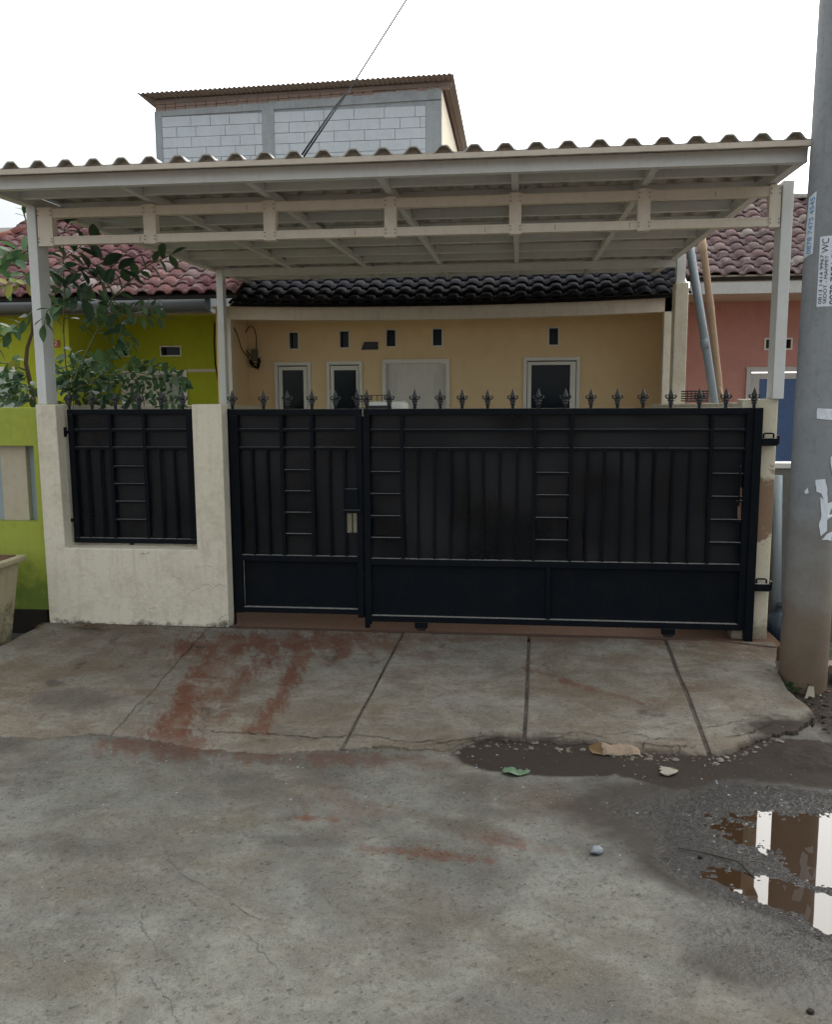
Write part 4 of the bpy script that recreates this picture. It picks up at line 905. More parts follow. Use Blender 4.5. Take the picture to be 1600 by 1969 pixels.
gb('wall_trim', -3.655, -2.91, 5.985, 5.999, 1.845, 1.885, 'porch_beam', bev=0)
mb = MB(); wl_ = at(8, 740, 4.79); mb.box(-5.72, -5.40, 4.77, 4.80, 1.3, 1.90); f = mb.build('window', 'white_frame', gh, bevel=.003); MB().box(-5.66, -5.45, 4.765, 4.77, 1.3, 1.84).build('pane', 'curtain', f)
gr = tiled_roof(gh, 'tile_red', -6.32, -2.425, 4.42, 2.70, R_(30), 12, .205, .225, jitter=.008)
gb('eave_board', -7.4, -2.78, 4.50, 4.55, 2.50, 2.69, 'gutter'); gb('soffit', -7.4, -3.18, 4.55, 5.99, 2.60, 2.62, 'porch_beam')
mb = MB(); n = 10; prof = [(4.50+.075*math.cos(a), 2.600+.115*math.sin(a)) for a in [math.pi+math.pi*i/n for i in range(n+1)]]; mb2 = []
vs = [(-7.4, y-.09, z+.035) for y, z in prof] + [(-2.78, y-.09, z+.035) for y, z in prof]; mb.add(vs, [(i, i+1, n+2+i, n+1+i) for i in range(n)]); gu = mb.build('gutter', 'gutter', gh, smooth=True)
md = gu.modifiers.new('t', 'SOLIDIFY'); md.thickness = .004
MB().tube([(-7.4, 4.345, 2.627), (-2.78, 4.345, 2.627)], .008, 6).build('gutter_lip', 'white_line', gh)
for x in (-5.6, -4.75, -3.95, -3.30): MB().hexa([(x, 4.335, 2.50), (x+.03, 4.335, 2.50), (x+.03, 4.345, 2.50), (x, 4.345, 2.50), (x-.03, 4.335, 2.64), (x, 4.335, 2.64), (x, 4.50, 2.66), (x-.03, 4.50, 2.66)]).build('gutter_bracket', 'gutter', gh)
# ridge and hip caps
cap = MB(); n = 6; vs = []
for x_, s in ((0, 1.0), (.32, .86)):
    for i in range(n+1): a = math.pi*i/n; vs.append((x_, .10*s*math.cos(a), .075*s*math.sin(a)))
cap.add(vs, [(i, i+1, n+2+i, n+1+i) for i in range(n)] + [tuple(range(n, -1, -1))]); CAP = mesh_of(cap, 'ridge_cap', 'ridge_orange', True)
ry, rzz = 4.42+12*.225*math.cos(R_(30)), 2.70+12*.225*math.sin(R_(30))
x = -5.75
while x < -3.0: inst(CAP, 'ridge_cap', gr, (x, ry, rzz), rot=(0, random.uniform(-.03, .03), 0)); x += .29
P, Q = Vector((-5.75, ry, rzz)), Vector((-7.1, ry-1.35, rzz-.78)); k = int((Q-P).length/.29)
for i in range(k): inst(CAP, 'ridge_cap', gr, P.lerp(Q, (i+.5)/k), quat=(P-Q).normalized().to_track_quat('X', 'Z'))
MB().hexa([(-9.2, 7.2, 3.2), (-4.4, 7.2, 3.2), (-4.4, 9.0, 4.35), (-9.2, 9.0, 4.35), (-9.2, 7.2, 3.25), (-4.4, 7.2, 3.25), (-4.4, 9.0, 4.4), (-9.2, 9.0, 4.4)]).build('roof_back', 'tile_grey', gh)
t = thing('number_plate', (-4.80, 4.79, 2.2), 'small red house number plate on the green wall beside the post', 'sign')
P0, P1 = at(94, 668, 4.785), at(114, 654, 4.785)
MB().box(P0.x, P1.x, 4.785, 4.795, P0.z, P1.z).build('plate', 'red_plate', t)
tm = text_mb('02', .085, .001); tm.v = [((P0.x+P1.x)/2+x, 4.783-z, (P0.z+P1.z)/2+y) for x, y, z in tm.v]; tm.build('lettering', 'white_ink', t)
mb = MB(); mb.tube([at(413, 620, 5.6), at(412, 660, 5.6), at(414, 700, 5.6), at(422, 745, 5.6), at(430, 770, 5.6)], .010, 6)
tag(mb.build('cable', 'cable', smooth=True), 'black cable hanging down the right end of the green wall', 'cable')

# green front wall, niche and planter
gf = thing('green_front_wall', (-3.4, 0.05, 0), 'low lime green street wall on the far left with a niche', 'wall')
mb = MB(); nx0, nx1, nz0, nz1 = -2.98, -2.452, .680, 1.206
mb.box(-6.3, nx0, .0, .16, .06, 1.462); mb.box(nx1, -2.412+.05, .0, .16, .06, 1.462); mb.box(nx0, nx1, .0, .16, nz1, 1.462); mb.box(nx0, nx1, .0, .16, .06, nz0); mb.build('wall_body', 'green_front', gf)
MB().box(nx0, nx1, .10, .12, nz0, nz1).build('niche_panel', 'niche_blue', gf)
MB().box(-2.735, -2.545, .055, .10, nz0, nz1).build('niche_rib', 'niche_cream', gf, bevel=.004)
pt = thing('planter_pot', (-2.56, -0.33, -0.11), 'tall weathered cream planter pot in front of the green wall', 'planter')
mb = MB(); c = (-2.66, -.33, 0)
mb.hexa([(c[0]-.10, c[1]-.10, -.115), (c[0]+.10, c[1]-.10, -.115), (c[0]+.10, c[1]+.10, -.115), (c[0]-.10, c[1]+.10, -.115), (c[0]-.165, c[1]-.15, .44), (c[0]+.165, c[1]-.15, .44), (c[0]+.165, c[1]+.15, .44), (c[0]-.165, c[1]+.15, .44)])
mb.build('pot_body', 'planter', pt, bevel=.02, seg=3)
MB().box(c[0]-.20, c[0]+.20, c[1]-.18, c[1]+.18, .44, .478).build('pot_rim', 'planter', pt, bevel=.01)
MB().box(c[0]-.15, c[0]+.15, c[1]-.13, c[1]+.13, .47, .485).build('pot_soil', 'soil_red', pt)

# ------------------------------------------------------------------ pink house (right)
ph = thing('pink_house', (4.5, 6, 0), 'dusty pink house on the right with a weathered tiled roof', 'house')
def pb(name, x0, x1, y0, y1, z0, z1, mat, par=None, bev=.003): return MB().box(x0, x1, y0, y1, z0, z1).build(name, mat, par or ph, bevel=bev)
wall_with_holes(ph, 'pink_wall', 2.80, 7.5, 6.0, 6.12, 0, 2.72, [(3.925, 4.225, 2.08, 2.19), (3.70, 4.66, 0, 1.85)])
pb('vent_hole', 3.925, 4.225, 6.08, 6.10, 2.08, 2.19, 'glass_dark', bev=0)
mb = MB(); mb.box(3.905, 3.925, 5.985, 6.05, 2.06, 2.21); mb.box(4.225, 4.245, 5.985, 6.05, 2.06, 2.21); mb.box(3.925, 4.225, 5.985, 6.05, 2.06, 2.08); mb.box(3.925, 4.225, 5.985, 6.05, 2.19, 2.21); mb.box(4.065, 4.085, 5.985, 6.05, 2.08, 2.19); mb.build('vent_frame', 'white_frame', ph)
mb = MB(); mb.box(3.70, 3.76, 5.96, 6.10, 0, 1.85); mb.box(4.60, 4.66, 5.96, 6.10, 0, 1.85); mb.box(3.76, 4.60, 5.96, 6.10, 1.79, 1.85); pdf = mb.build('door_frame', 'grey_trim', ph, bevel=.003)
mb = MB(); mb.box(3.77, 3.87, 6.0, 6.04, 0, 1.775); mb.box(3.87, 4.59, 6.0, 6.04, 1.70, 1.775); mb.build('sash', 'grey_trim', pdf)
pb('door', 3.87, 4.59, 6.015, 6.035, 0, 1.70, 'blue_door', bev=.002)
tiled_roof(ph, 'tile_pink', 2.72, 5.32, 4.80, 2.83, R_(30), 11, .20, .225, jitter=.008)
MB().hexa([(5.32, 4.83, 2.80), (8.4, 4.83, 2.80), (8.4, 6.95, 4.02), (5.32, 6.95, 4.02), (5.32, 4.83, 2.84), (8.4, 4.83, 2.84), (8.4, 6.95, 4.06), (5.32, 6.95, 4.06)]).build('roof_side', 'tile_pink', ph)
cap2 = MB(); cap2.v = list(cap.v); cap2.f = list(cap.f); CAP2 = mesh_of(cap2, 'ridge_cap', 'tile_grey', True)
x = 2.7; rf_ = [o for o in ph.children if o.name.startswith('roof')][0]
while x < 6.4: inst(CAP2, 'ridge_cap', rf_, (x, 4.80+11*.225*math.cos(R_(30)), 2.83+11*.225*.5), scale=1.15); x += .32
pb('eave_board', 2.76, 8.4, 4.84, 4.87, 2.64, 2.77, 'grey_trim'); pb('soffit', 2.80, 8.4, 4.87, 5.99, 2.66, 2.68, 'porch_beam'); pb('eave_batten', 2.76, 8.4, 4.85, 4.88, 2.77, 2.85, 'porch_beam')
# its low street wall, pipe
nw = thing('grey_street_wall', (4.5, 0.3, 0), 'low dark grey street wall with a pale coping behind the concrete pole', 'wall')
MB().box(2.50, 7.5, .42, .54, -.16, 1.04).build('wall_body', 'neighbour_grey', nw, bevel=.004); MB().box(2.49, 7.5, .40, .56, 1.04, 1.075).build('coping', 'grey_trim', nw, bevel=.003)
mb = MB(); q0 = at(1492, 915, .33); q1 = at(1486, 1180, .33); mb.tube([(q0.x+.02, .36, q0.z), (q1.x+.035, .36, q1.z-.12)], .032, 12); tag(mb.build('drain_pipe', 'pvc', smooth=True), 'upright grey drain pipe against the low grey wall behind the pillar', 'pipe')

# ------------------------------------------------------------------ grey block building behind
gbd = thing('block_building', (-3.5, 14, 0), 'tall unfinished grey building of pale concrete blocks behind the houses', 'building')
def bb(name, x0, x1, y0, y1, z0, z1, mat, par=None, bev=0): return MB().box(x0, x1, y0, y1, z0, z1).build(name, mat, par or gbd, bevel=bev)
BY = 12.0
wl = bb('wall', -6.43, -.71, BY+.02, 18, 0, 7.30, 'render_grey')
for (a, c) in ((-6.445, -6.30), (-4.245, -4.0), (-1.0, -.70)): bb('column', a, c, BY-.012, BY+.02, 0, 7.10, 'render_grey')
mb = MB(); mb.hexa([(-6.445, BY-.014, 7.03), (-.70, BY-.014, 7.13), (-.70, BY+.02, 7.13), (-6.445, BY+.02, 7.03), (-6.445, BY-.014, 7.13), (-.70, BY-.014, 7.33), (-.70, BY+.02, 7.33), (-6.445, BY+.02, 7.13)]); mb.build('ring_beam', 'render_grey', gbd)
bmesh_ = {}
def blockmesh(w):
    w = round(w, 3)
    if w not in bmesh_:
        mb = MB(); mb.box(0, w, 0, .03, 0, .19); bmesh_[w] = mesh_of(mb, 'block', 'block')
    return bmesh_[w]
random.seed(11)
for (a, c) in ((-6.30, -4.245), (-4.0, -1.0)):
    for r in range(9):
        z = 5.23+r*.2; x = a + (.0 if r % 2 else 0); first = True
        while x < c-.05:
            w = .6 if not first else (.3 if r % 2 else .6) 
            w = min(w*random.choice((1, 1, 1, .66)), c-x); first = False
            if z+.19 < 7.04+(x+6.4)*.017: inst(blockmesh(max(.05, w-.010)), 'block', wl, (x+.005, BY-.006+random.uniform(-.004, .002), z))
            x += w
mb = MB()
for r in range(3):
    x = -6.42
    while x < -.72:
        z = 7.13+r*.062+(x+6.4)*.030; 
        if z+.06 < 7.32+(x+6.4)*.014: mb.box(x+.005, x+.20, BY-.012+random.uniform(-.006, .004), BY+.05, z+.004, z+.056)
        x += .21
tag(mb.build('brick', 'red_brick', gbd), kind='stuff')
bb('side_wall', -.71, -.69, BY+.02, 17.9, 0, 7.3, 'cream_wall')
# corrugated tin roof
mb = MB(); n = 320; x0, x1 = -6.67, -.45; vs = []
for y, dz in ((11.72, 0), (18.3, -.1)):
    for i in range(n+1): x = x0+(x1-x0)*i/n; vs.append((x, y, 7.40+dz+(x-x0)*.0150+.014*math.sin(i*math.pi/2.5)))
mb.add(vs, [(i, i+1, n+2+i, n+1+i) for i in range(n)]); o = mb.build('tin_roof', 'tin_edge', gbd, smooth=True); md = o.modifiers.new('t', 'SOLIDIFY'); md.thickness = .006
for z, x in ((7.36, -6.5),): MB().hexa([(-6.5, 12.0, 7.27), (-.5, 12.0, 7.36), (-.5, 12.05, 7.36), (-6.5, 12.05, 7.27), (-6.5, 12.0, 7.35), (-.5, 12.0, 7.44), (-.5, 12.05, 7.44), (-6.5, 12.05, 7.35)]).build('roof_purlin', 'tin', gbd)
MB().hexa([(-6.6, 11.76, 7.34), (-6.42, 12.0, 7.2), (-6.42, 18, 7.2), (-6.6, 18, 7.34), (-6.6, 11.76, 7.39), (-6.42, 12.0, 7.39), (-6.42, 18, 7.39), (-6.6, 18, 7.39)]).build('roof_flashing', 'tin', gbd)

# ------------------------------------------------------------------ concrete pole with flyers
PX, PY, PR = 2.452, -.64, .128
po = thing('concrete_pole', (PX, PY, -.15), 'thick grey concrete utility pole with torn flyers at the right edge', 'utility pole')
def pole_c(z): return PX+.018*(z+.15)/3.7 + .0
def pole_r(z): return PR - .010*(z+.15)/3.7
mb = MB(); n = 48; zz = [-.3, 0, .5, 1, 1.5, 2, 2.5, 3, 3.5, 5, 8]; vs = []
for z in zz:
    for k in range(n): a = 2*math.pi*k/n; vs.append((pole_c(z)+pole_r(z)*math.cos(a), PY+pole_r(z)*math.sin(a), z))
mb.add(vs, [(i*n+k, i*n+(k+1) % n, (i+1)*n+(k+1) % n, (i+1)*n+k) for i in range(len(zz)-1) for k in range(n)] + [tuple((len(zz)-1)*n+k for k in range(n))]); mb.build('shaft', 'pole', po, smooth=True)
tc_ang = math.atan2(CAM.y-PY, CAM.x-PX)
def wrap(s, t, off=.0015):
    """s: arc length to the right as seen from the street, measured from the pole's visible centre; t: height"""
    a = tc_ang + s/PR; r = pole_r(t)+off; return (pole_c(t)+r*math.cos(a), PY+r*math.sin(a), t)
def px_to_s(px, z):      # image column at height z -> arc length
    best = None
    for k in range(-60, 61):
        s = k*.003; p = Vector(wrap(s, z)) - CAM; u = CX+FPX*p.dot(CR)/p.dot(CF)
        if best is None or abs(u-px) < best[0]: best = (abs(u-px), s)
    return best[1]
def flyer(corners, mat, name='flyer', off=.0015, nseg=8):   # corners (s,t): bl, br, tr, tl
    mb = MB(); bl, br, tr, tl = corners; vs = []
    for j in range(nseg+1):
        for i in range(nseg+1):
            u, v = i/nseg, j/nseg
            s = (bl[0]*(1-u)+br[0]*u)*(1-v)+(tl[0]*(1-u)+tr[0]*u)*v; t = (bl[1]*(1-u)+br[1]*u)*(1-v)+(tl[1]*(1-u)+tr[1]*u)*v
            vs.append(wrap(s, t, off+.0006*math.sin(9*u+7*v)))
    mb.add(vs, [(j*(nseg+1)+i, j*(nseg+1)+i+1, (j+1)*(nseg+1)+i+1, (j+1)*(nseg+1)+i) for j in range(nseg) for i in range(nseg)]); return mb.build(name, mat, po, smooth=True)
def vtext(parent, s, size, s0, t0, mat, slant=0.0, length=None, bold=.0):
    tm = text_mb(s, size, .0002, 'LEFT'); xs_ = [v[0] for v in tm.v]; k = (length/(max(xs_)-min(xs_))) if length else 1
    # text runs upward: text x -> height, text y -> to the left
    tm.v = [wrap(s0 - y + slant*(x*k), t0 + x*k, .0035+z) for x, y, z in tm.v]; return tm.build('lettering', mat, parent)
f1 = flyer([(px_to_s(1545.5, 2.245), 2.240), (px_to_s(1563, 2.25), 2.262), (px_to_s(1571, 2.57), 2.575), (px_to_s(1556, 2.57), 2.550)], 'paper')
sA = px_to_s(1555, 2.26); sB = px_to_s(1564, 2.56)
vtext(f1, '0878 7475 4545', .050, sA, 2.262, 'blue_ink', slant=(sB-sA)/.29, length=.285)
l0 = px_to_s(1570.5, 1.99); f2 = flyer([(l0, 1.985), (l0+.135, 1.985), (l0+.135, 2.345), (px_to_s(1577.5, 2.34), 2.340)], 'paper')
sl = (px_to_s(1577.5, 2.34)-l0)/.355
vtext(f2, '0813 1414 9967', .024, l0+.017, 1.998, 'dark_ink', slant=sl, length=.250); vtext(f2, 'SEDOT - MAMPET', .024, l0+.040, 1.998, 'dark_ink', slant=sl, length=.245)
vtext(f2, 'WC', .048, l0+.029, 2.258, 'dark_ink', slant=sl, length=.072); vtext(f2, '0878 7076 7070', .056, l0+.084, 1.992, 'dark_ink', slant=sl, length=.335)
def ragged(pts, name='torn_paper'):
    """torn scrap outline given in (px, py) read on the pole"""
    P = []
    for (u, v) in pts:
        z = at(u, v, PY-PR*.9).z; P.append((px_to_s(u, z) if u < 1597 else px_to_s(1597, z)+(u-1597)*.004, z))
    mb = MB(); c = (sum(p[0] for p in P)/len(P), sum(p[1] for p in P)/len(P)); vs = [wrap(*c, .004)]
    Q = []
    for a, b_ in zip(P, P[1:]+P[:1]):
        for k in range(3): Q.append((a[0]+(b_[0]-a[0])*k/3+random.uniform(-.002, .002), a[1]+(b_[1]-a[1])*k/3+random.uniform(-.002, .002)))
    vs += [wrap(s, t, .0035) for s, t in Q]; nq = len(Q); mb.add(vs, [(0, i+1, (i+1) % nq+1) for i in range(nq)]); return mb.build(name, 'paper', po)
ragged([(1572, 785), (1610, 786), (1610, 808), (1580, 806), (1571, 805)])
ragged([(1568, 922), (1586, 921), (1590, 940), (1592, 965), (1586, 972), (1580, 950), (1570, 945)]); ragged([(1547, 945), (1553, 937), (1556, 948), (1549, 950)])
ragged([(1578, 955), (1590, 968), (1612, 962), (1612, 985), (1588, 1000), (1590, 1020), (1578, 1030), (1574, 1010), (1580, 990)]); ragged([(1580, 1037), (1590, 1026), (1600, 1022), (1598, 1040)]); ragged([(1596, 880), (1604, 870), (1610, 900), (1600, 915)])

# ------------------------------------------------------------------ things behind the gate
t = thing('plastic_box', (-.17, 1.05, .015), 'cream rounded box with a dark band, its top just above the gate', 'box')
MB().box(-.31, -.02, .95, 1.25, .015, 1.486).build('box_body', 'white_frame', t, bevel=.03, seg=3); MB().box(-.29, -.115, .93, .955, 1.36, 1.457).build('dark_band', 'black_plastic', t, bevel=.006)
t = thing('wire_rack', (-.5, 2.1, .015), 'thin black wire rack showing between the finials of the small gate', 'rack')
mb = MB()
for k in range(8): mb.tube([(-.62+k*.045, 2.0, 1.42), (-.62+k*.045, 2.0, 1.53)], .003, 5)
for z in (1.42, 1.475, 1.53): mb.tube([(-.64, 2.0, z), (-.28, 2.0, z)], .003, 5)
for x in (-.63, -.29):
    for y in (2.0, 2.3): mb.tube([(x, y, .015), (x, y, 1.42)], .006, 5)
    mb.tube([(x, 2.0, 1.42), (x, 2.3, 1.42)], .005, 5)
mb.build('frame', 'cable', t)
t = thing('black_crate', (2.46, 2.85, 1.42), 'small black slatted crate standing on the right side wall', 'crate')
mb = MB(); cx0, cx1, cz = 2.385, 2.53, 1.455
for k in range(5): mb.box(cx0, cx1+.05, 2.75, 2.756, cz+k*.022, cz+k*.022+.012); mb.box(cx0, cx0+.006, 2.75, 3.05, cz+k*.022, cz+k*.022+.012)
for k in range(6): mb.box(cx0+k*.035, cx0+k*.035+.008, 2.746, 2.75, cz, cz+.105)
mb.build('slats', 'black_plastic', t)
# leaning poles
a, c = at(1326, 474, 3.0), at(1374, 778, 3.0); d = (c-a).normalized(); foot = a + d*((a.z+.1)/-d.z)
mb = MB(); mb.tube([a, a.lerp(foot, .3)+Vector((.006, 0, 0)), a.lerp(foot, .6), foot], .040, 14); tag(mb.build('pvc_pipe', 'pvc', smooth=True), 'long grey plastic pipe leaning against the canopy on the right', 'pipe')
mb = MB(); mb.tube([a.lerp(foot, .30)+d*-.05, a.lerp(foot, .30)+d*.05], .0425, 14)
sp = mb.build('pipe_socket', 'pvc', bpy.data.objects['pvc_pipe'], smooth=True)
a, c = at(1350, 458, 3.06), at(1384, 778, 3.06); d = (c-a).normalized(); foot = a + d*((a.z+.1)/-d.z); mb = MB(); pts = []; rs = []
for i in range(25):
    f = i/24; pts.append(a.lerp(foot, f)+Vector((.012*math.sin(f*5), 0, 0))); rs.append(.032+(.004 if i % 5 == 0 else 0)+.006*f)
mb.tube(pts, rs, 12); tag(mb.build('bamboo_pole', 'bamboo', smooth=True), 'brown bamboo pole leaning beside the grey pipe on the right', 'pole')
a, c = at(1377, 720, 3.05), at(1394, 778, 3.02); d = (c-a).normalized(); mb = MB(); mb.tube([a, c, a+d*((a.z+.1)/-d.z)], [.006, .022, .03], 8); tag(mb.build('bamboo_stick', 'bamboo', smooth=True), 'thin split bamboo stick beside the foot of the leaning bamboo pole', 'stick')
# jug beside the pillar
q = at(1500, 1205, .30); t = thing('water_jug', (q.x, .28, -.13), 'dark blue round plastic jug on the ground between pillar and pole', 'jug')
mb = MB(); mb.lathe([(.05, 0), (.085, .02), (.10, .06), (.10, .12), (.085, .17), (.05, .205), (.03, .215), (.03, .24), (.034, .245), (.034, .26)], (q.x, .28, -.11), 20); mb.build('jug_body', 'jug', t, smooth=True)

# overhead wires
mb = MB(); A0 = at(578, 300, 5.5); B0 = at(672, 165, 9.0); mb.tube([at(576, 305, 4.6), at(640, 212, 7.5), at(672, 172, 9.0), at(690, 145, 10), at(785, -5, 13), at(900, -180, 18)], [.011, .011, .012, .015, .018, .022], 6)
mb.tube([at(582, 305, 4.6), at(645, 212, 7.5), at(674, 172, 9.0)], .011, 6); tag(mb.build('overhead_wire', 'cable', smooth=True), 'black overhead wire rising from behind the canopy to the sky', 'wire')

# ------------------------------------------------------------------ trees
def leaf_mesh(mat):
    mb = MB(); n = 6; vs = []; fs = []
    wd = [0.03, .17, .255, .27, .235, .14, .0]
    for i in range(n+1):
        u = i/n; dz = -.16*u*u; vs += [(-wd[i], u, dz+.10*wd[i]*2), (0, u, dz), (wd[i], u, dz+.10*wd[i]*2)]
    for i in range(n): fs += [(3*i, 3*i+1, 3*i+4, 3*i+3), (3*i+1, 3*i+2, 3*i+5, 3*i+4)]
    mb.add(vs, fs); return mesh_of(mb, 'leaf', mat, True)
LEAF = {k: leaf_mesh(k) for k in ('leaf', 'leaf_dark', 'leaf_yellow')}
LN = {}; LX = {}
def put_leaf(tree, p, d, size, kind='leaf'):
    size *= 1.05
    d = Vector(d).normalized(); q = d.to_track_quat('Y', 'Z'); q = q @ Quaternion((0, 1, 0), random.uniform(-.9, .9)) @ Quaternion((1, 0, 0), random.uniform(-.4, .3))
    sc = (size*random.uniform(.85, 1.15), size, size); LN[tree.name] = LN.get(tree.name, 0)+1
    if LN[tree.name] <= 290: inst(LEAF[kind], 'leaf', tree, p, quat=q, scale=sc)
    else:
        mb = LX.setdefault((tree.name, kind), MB()); mb.add([Vector(p)+q @ Vector((v.co.x*sc[0], v.co.y*sc[1], v.co.z*sc[2])) for v in LEAF[kind].vertices], [tuple(f.vertices) for f in LEAF[kind].polygons])
def branch(tree, px, y, r0, r1, leaves, size, kind='leaf', mat='green_stem', dy=0.0, spread=1.0, skip=0.0):
    pts = [at(a, b_, y+dy*i/(len(px)-1)) for i, (a, b_) in enumerate(px)]
    rs = [r0+(r1-r0)*i/(len(pts)-1) for i in range(len(pts))]
    mb = MB(); mb.tube(pts, rs, 7); mb.build('branch', mat, tree, smooth=True)
    seg = [(pts[i+1]-pts[i]).length for i in range(len(pts)-1)]; tot = sum(seg)
    for k in range(leaves):
        f = skip+(1-skip)*(k+.5)/leaves*tot/tot; s = f*tot; i = 0
        while i < len(seg)-1 and s > seg[i]: s -= seg[i]; i += 1
        p = pts[i].lerp(pts[i+1], min(1, s/seg[i])); t_ = (pts[i+1]-pts[i]).normalized()
        side = 1 if k % 2 else -1; nrm = Vector((t_.z, 0, -t_.x))*side
        put_leaf(tree, p, t_*.55+nrm*spread+Vector((0, random.uniform(-.7, .5), random.uniform(-.3, .15))), size*random.uniform(.75, 1.15), kind)
    put_leaf(tree, pts[-1], (pts[-1]-pts[-2]), size, kind)
def cluster(tree, cx, cy, rx, ry, y, dep, n, size, kind='leaf'):
    for i in range(n):
        a = random.uniform(0, 6.28); r = math.sqrt(random.random()); p = at(cx+rx*r*math.cos(a), cy+ry*r*math.sin(a), y+random.uniform(-dep, dep))
        put_leaf(tree, p, (random.uniform(-1, 1), random.uniform(-1, .4), random.uniform(-.7, .6)), size*random.uniform(.7, 1.2), kind)
random.seed(21)
tr = thing('shrub', (-2.1, .6, 0), 'leafy green shrub rising behind the black panel beside the left post', 'shrub')
mb = MB(); mb.tube([(-2.08, .62, 0), (-2.06, .62, .8), at(150, 790, .6), at(140, 740, .6)], [.022, .018, .014, .010], 8); mb.build('trunk', 'wood_stem', tr, smooth=True)
branch(tr, [(130, 770), (155, 700), (185, 640), (215, 575), (245, 545), (285, 510), (330, 490)], .45, .008, .003, 20, .115, 'leaf', skip=.42)
branch(tr, [(215, 575), (240, 600), (275, 612), (318, 612)], .40, .004, .002, 14, .085, 'leaf', skip=.15)
branch(tr, [(122, 500), (160, 470), (185, 462)], .38, .004, .002, 7, .13, 'leaf_dark')
branch(tr, [(185, 640), (215, 640), (250, 650)], .5, .004, .002, 8, .10, 'leaf')
branch(tr, [(250, 716), (280, 700), (330, 722), (352, 730)], .3, .003, .0015, 14, .07, 'leaf')
branch(tr, [(215, 580), (235, 625), (225, 660)], .45, .004, .002, 5, .12, 'leaf_dark')
branch(tr, [(122, 640), (124, 560), (121, 500), (123, 440), (135, 425)], .40, .006, .003, 13, .125, 'leaf_dark')
branch(tr, [(122, 560), (150, 520), (190, 508), (235, 520)], .35, .004, .002, 9, .14, 'leaf_dark')
branch(tr, [(124, 590), (105, 585), (90, 600), (85, 625)], -.12, .004, .002, 7, .11, 'leaf')
branch(tr, [(145, 745), (200, 722), (260, 716), (310, 724), (350, 740)], .35, .005, .002, 18, .085, 'leaf', skip=.25)
branch(tr, [(140, 750), (190, 730), (225, 740), (255, 775)], .30, .005, .002, 10, .095, 'leaf_dark')
branch(tr, [(140, 750), (170, 700), (205, 690)], .5, .004, .002, 8, .09, 'leaf')
branch(tr, [(122, 640), (126, 700), (135, 745)], .42, .005, .006, 2, .09, 'leaf')
cluster(tr, 145, 555, 50, 50, .45, .15, 22, .13, 'leaf_dark'); cluster(tr, 165, 718, 62, 40, .6, .25, 150, .078, 'leaf'); cluster(tr, 130, 745, 40, 32, .5, .2, 60, .08, 'leaf_dark'); cluster(tr, 225, 738, 60, 24, .4, .2, 55, .07, 'leaf'); cluster(tr, 200, 770, 70, 14, .5, .2, 40, .07, 'leaf_dark')
for (a, b_, c, d_) in ((240, 700, 330, 712), (250, 730, 355, 742), (230, 745, 330, 760), (200, 690, 260, 668), (215, 600, 300, 590), (160, 640, 200, 600), (255, 770, 345, 778)): branch(tr, [(a, b_), ((a+c)/2, (b_+d_)/2-5), (c, d_)], .35, .003, .0015, 16, .062, 'leaf')
cluster(tr, 190, 535, 30, 25, .35, .1, 7, .15, 'leaf_dark'); cluster(tr, 300, 775, 70, 12, .5, .2, 16, .05, 'leaf_dark'); cluster(tr, 195, 590, 30, 30, .5, .1, 7, .13, 'leaf')
random.seed(33)
tr2 = thing('small_tree', (-2.75, .9, 0), 'small tree with a bent thin trunk behind the green street wall', 'tree')
mb = MB(); pp = [(-2.78, .9, 0), (-2.76, .9, .9), at(66, 785, .9), at(60, 745, .9), at(50, 700, .9), at(52, 670, .9), at(62, 640, .9), at(64, 560, .9), at(58, 470, .9), at(45, 400, .9)]
mb.tube(pp, [.030, .026, .022, .020, .017, .015, .013, .010, .007, .004], 8); mb.build('trunk', 'wood_stem', tr2, smooth=True)
branch(tr2, [(48, 712), (25, 700), (0, 698), (-30, 700)], .9, .008, .004, 6, .10)
branch(tr2, [(62, 600), (35, 625), (5, 650), (-10, 670)], .8, .005, .002, 11, .12)
branch(tr2, [(60, 520), (40, 535), (20, 540), (0, 560)], .8, .005, .002, 6, .12, 'leaf')
branch(tr2, [(58, 545), (45, 548), (30, 545), (10, 548)], .7, .003, .002, 6, .10, 'leaf_yellow')
branch(tr2, [(58, 490), (40, 480), (20, 485), (0, 500)], .85, .005, .002, 9, .12, 'leaf')
branch(tr2, [(48, 420), (42, 400), (44, 390)], .9, .004, .002, 5, .09, 'leaf_dark')
cluster(tr2, 10, 745, 45, 32, .8, .25, 110, .08, 'leaf'); cluster(tr2, 45, 745, 30, 30, .7, .2, 30, .09, 'leaf_dark'); cluster(tr2, 5, 640, 25, 22, .8, .1, 9, .12, 'leaf'); cluster(tr2, 35, 690, 12, 8, .8, .1, 3, .08, 'leaf_yellow'); cluster(tr2, 10, 500, 30, 30, .9, .1, 9, .12, 'leaf')

for (tn, kd), mb in LX.items(): tag(mb.build('foliage', kd, bpy.data.objects[tn], smooth=True), kind='stuff')

# ------------------------------------------------------------------ litter and stones on the road
t = thing('cardboard_box', (1.31, -1.64, -.12), 'flattened tan cardboard piece lying at the broken edge of the driveway', 'cardboard')
zb = RZ-.004
P = [atz(1142, 1432, zb+.03), atz(1160, 1458, zb), atz(1165, 1434, zb+.045), atz(1228, 1438, zb+.035), atz(1229, 1452, zb), atz(1190, 1428, zb+.04)]
mb = MB(); c0 = atz(1160, 1457, RZ+.004); ux, uy = Vector((.172, .012, 0)), Vector((-.012, .125, 0))
def cbp(u, v): return c0 + ux*u + uy*v + Vector((0, 0, .014 + .030*math.sin(math.pi*min(1, v*1.1))*(1-.45*u) + .004*math.sin(9*u+3*v) + .003*math.sin(17*u)))
nn = 10; vs = [cbp(i/nn, j/nn) + Vector((random.uniform(-.003, .003), random.uniform(-.004, .004), 0)) for j in range(nn+1) for i in range(nn+1)]
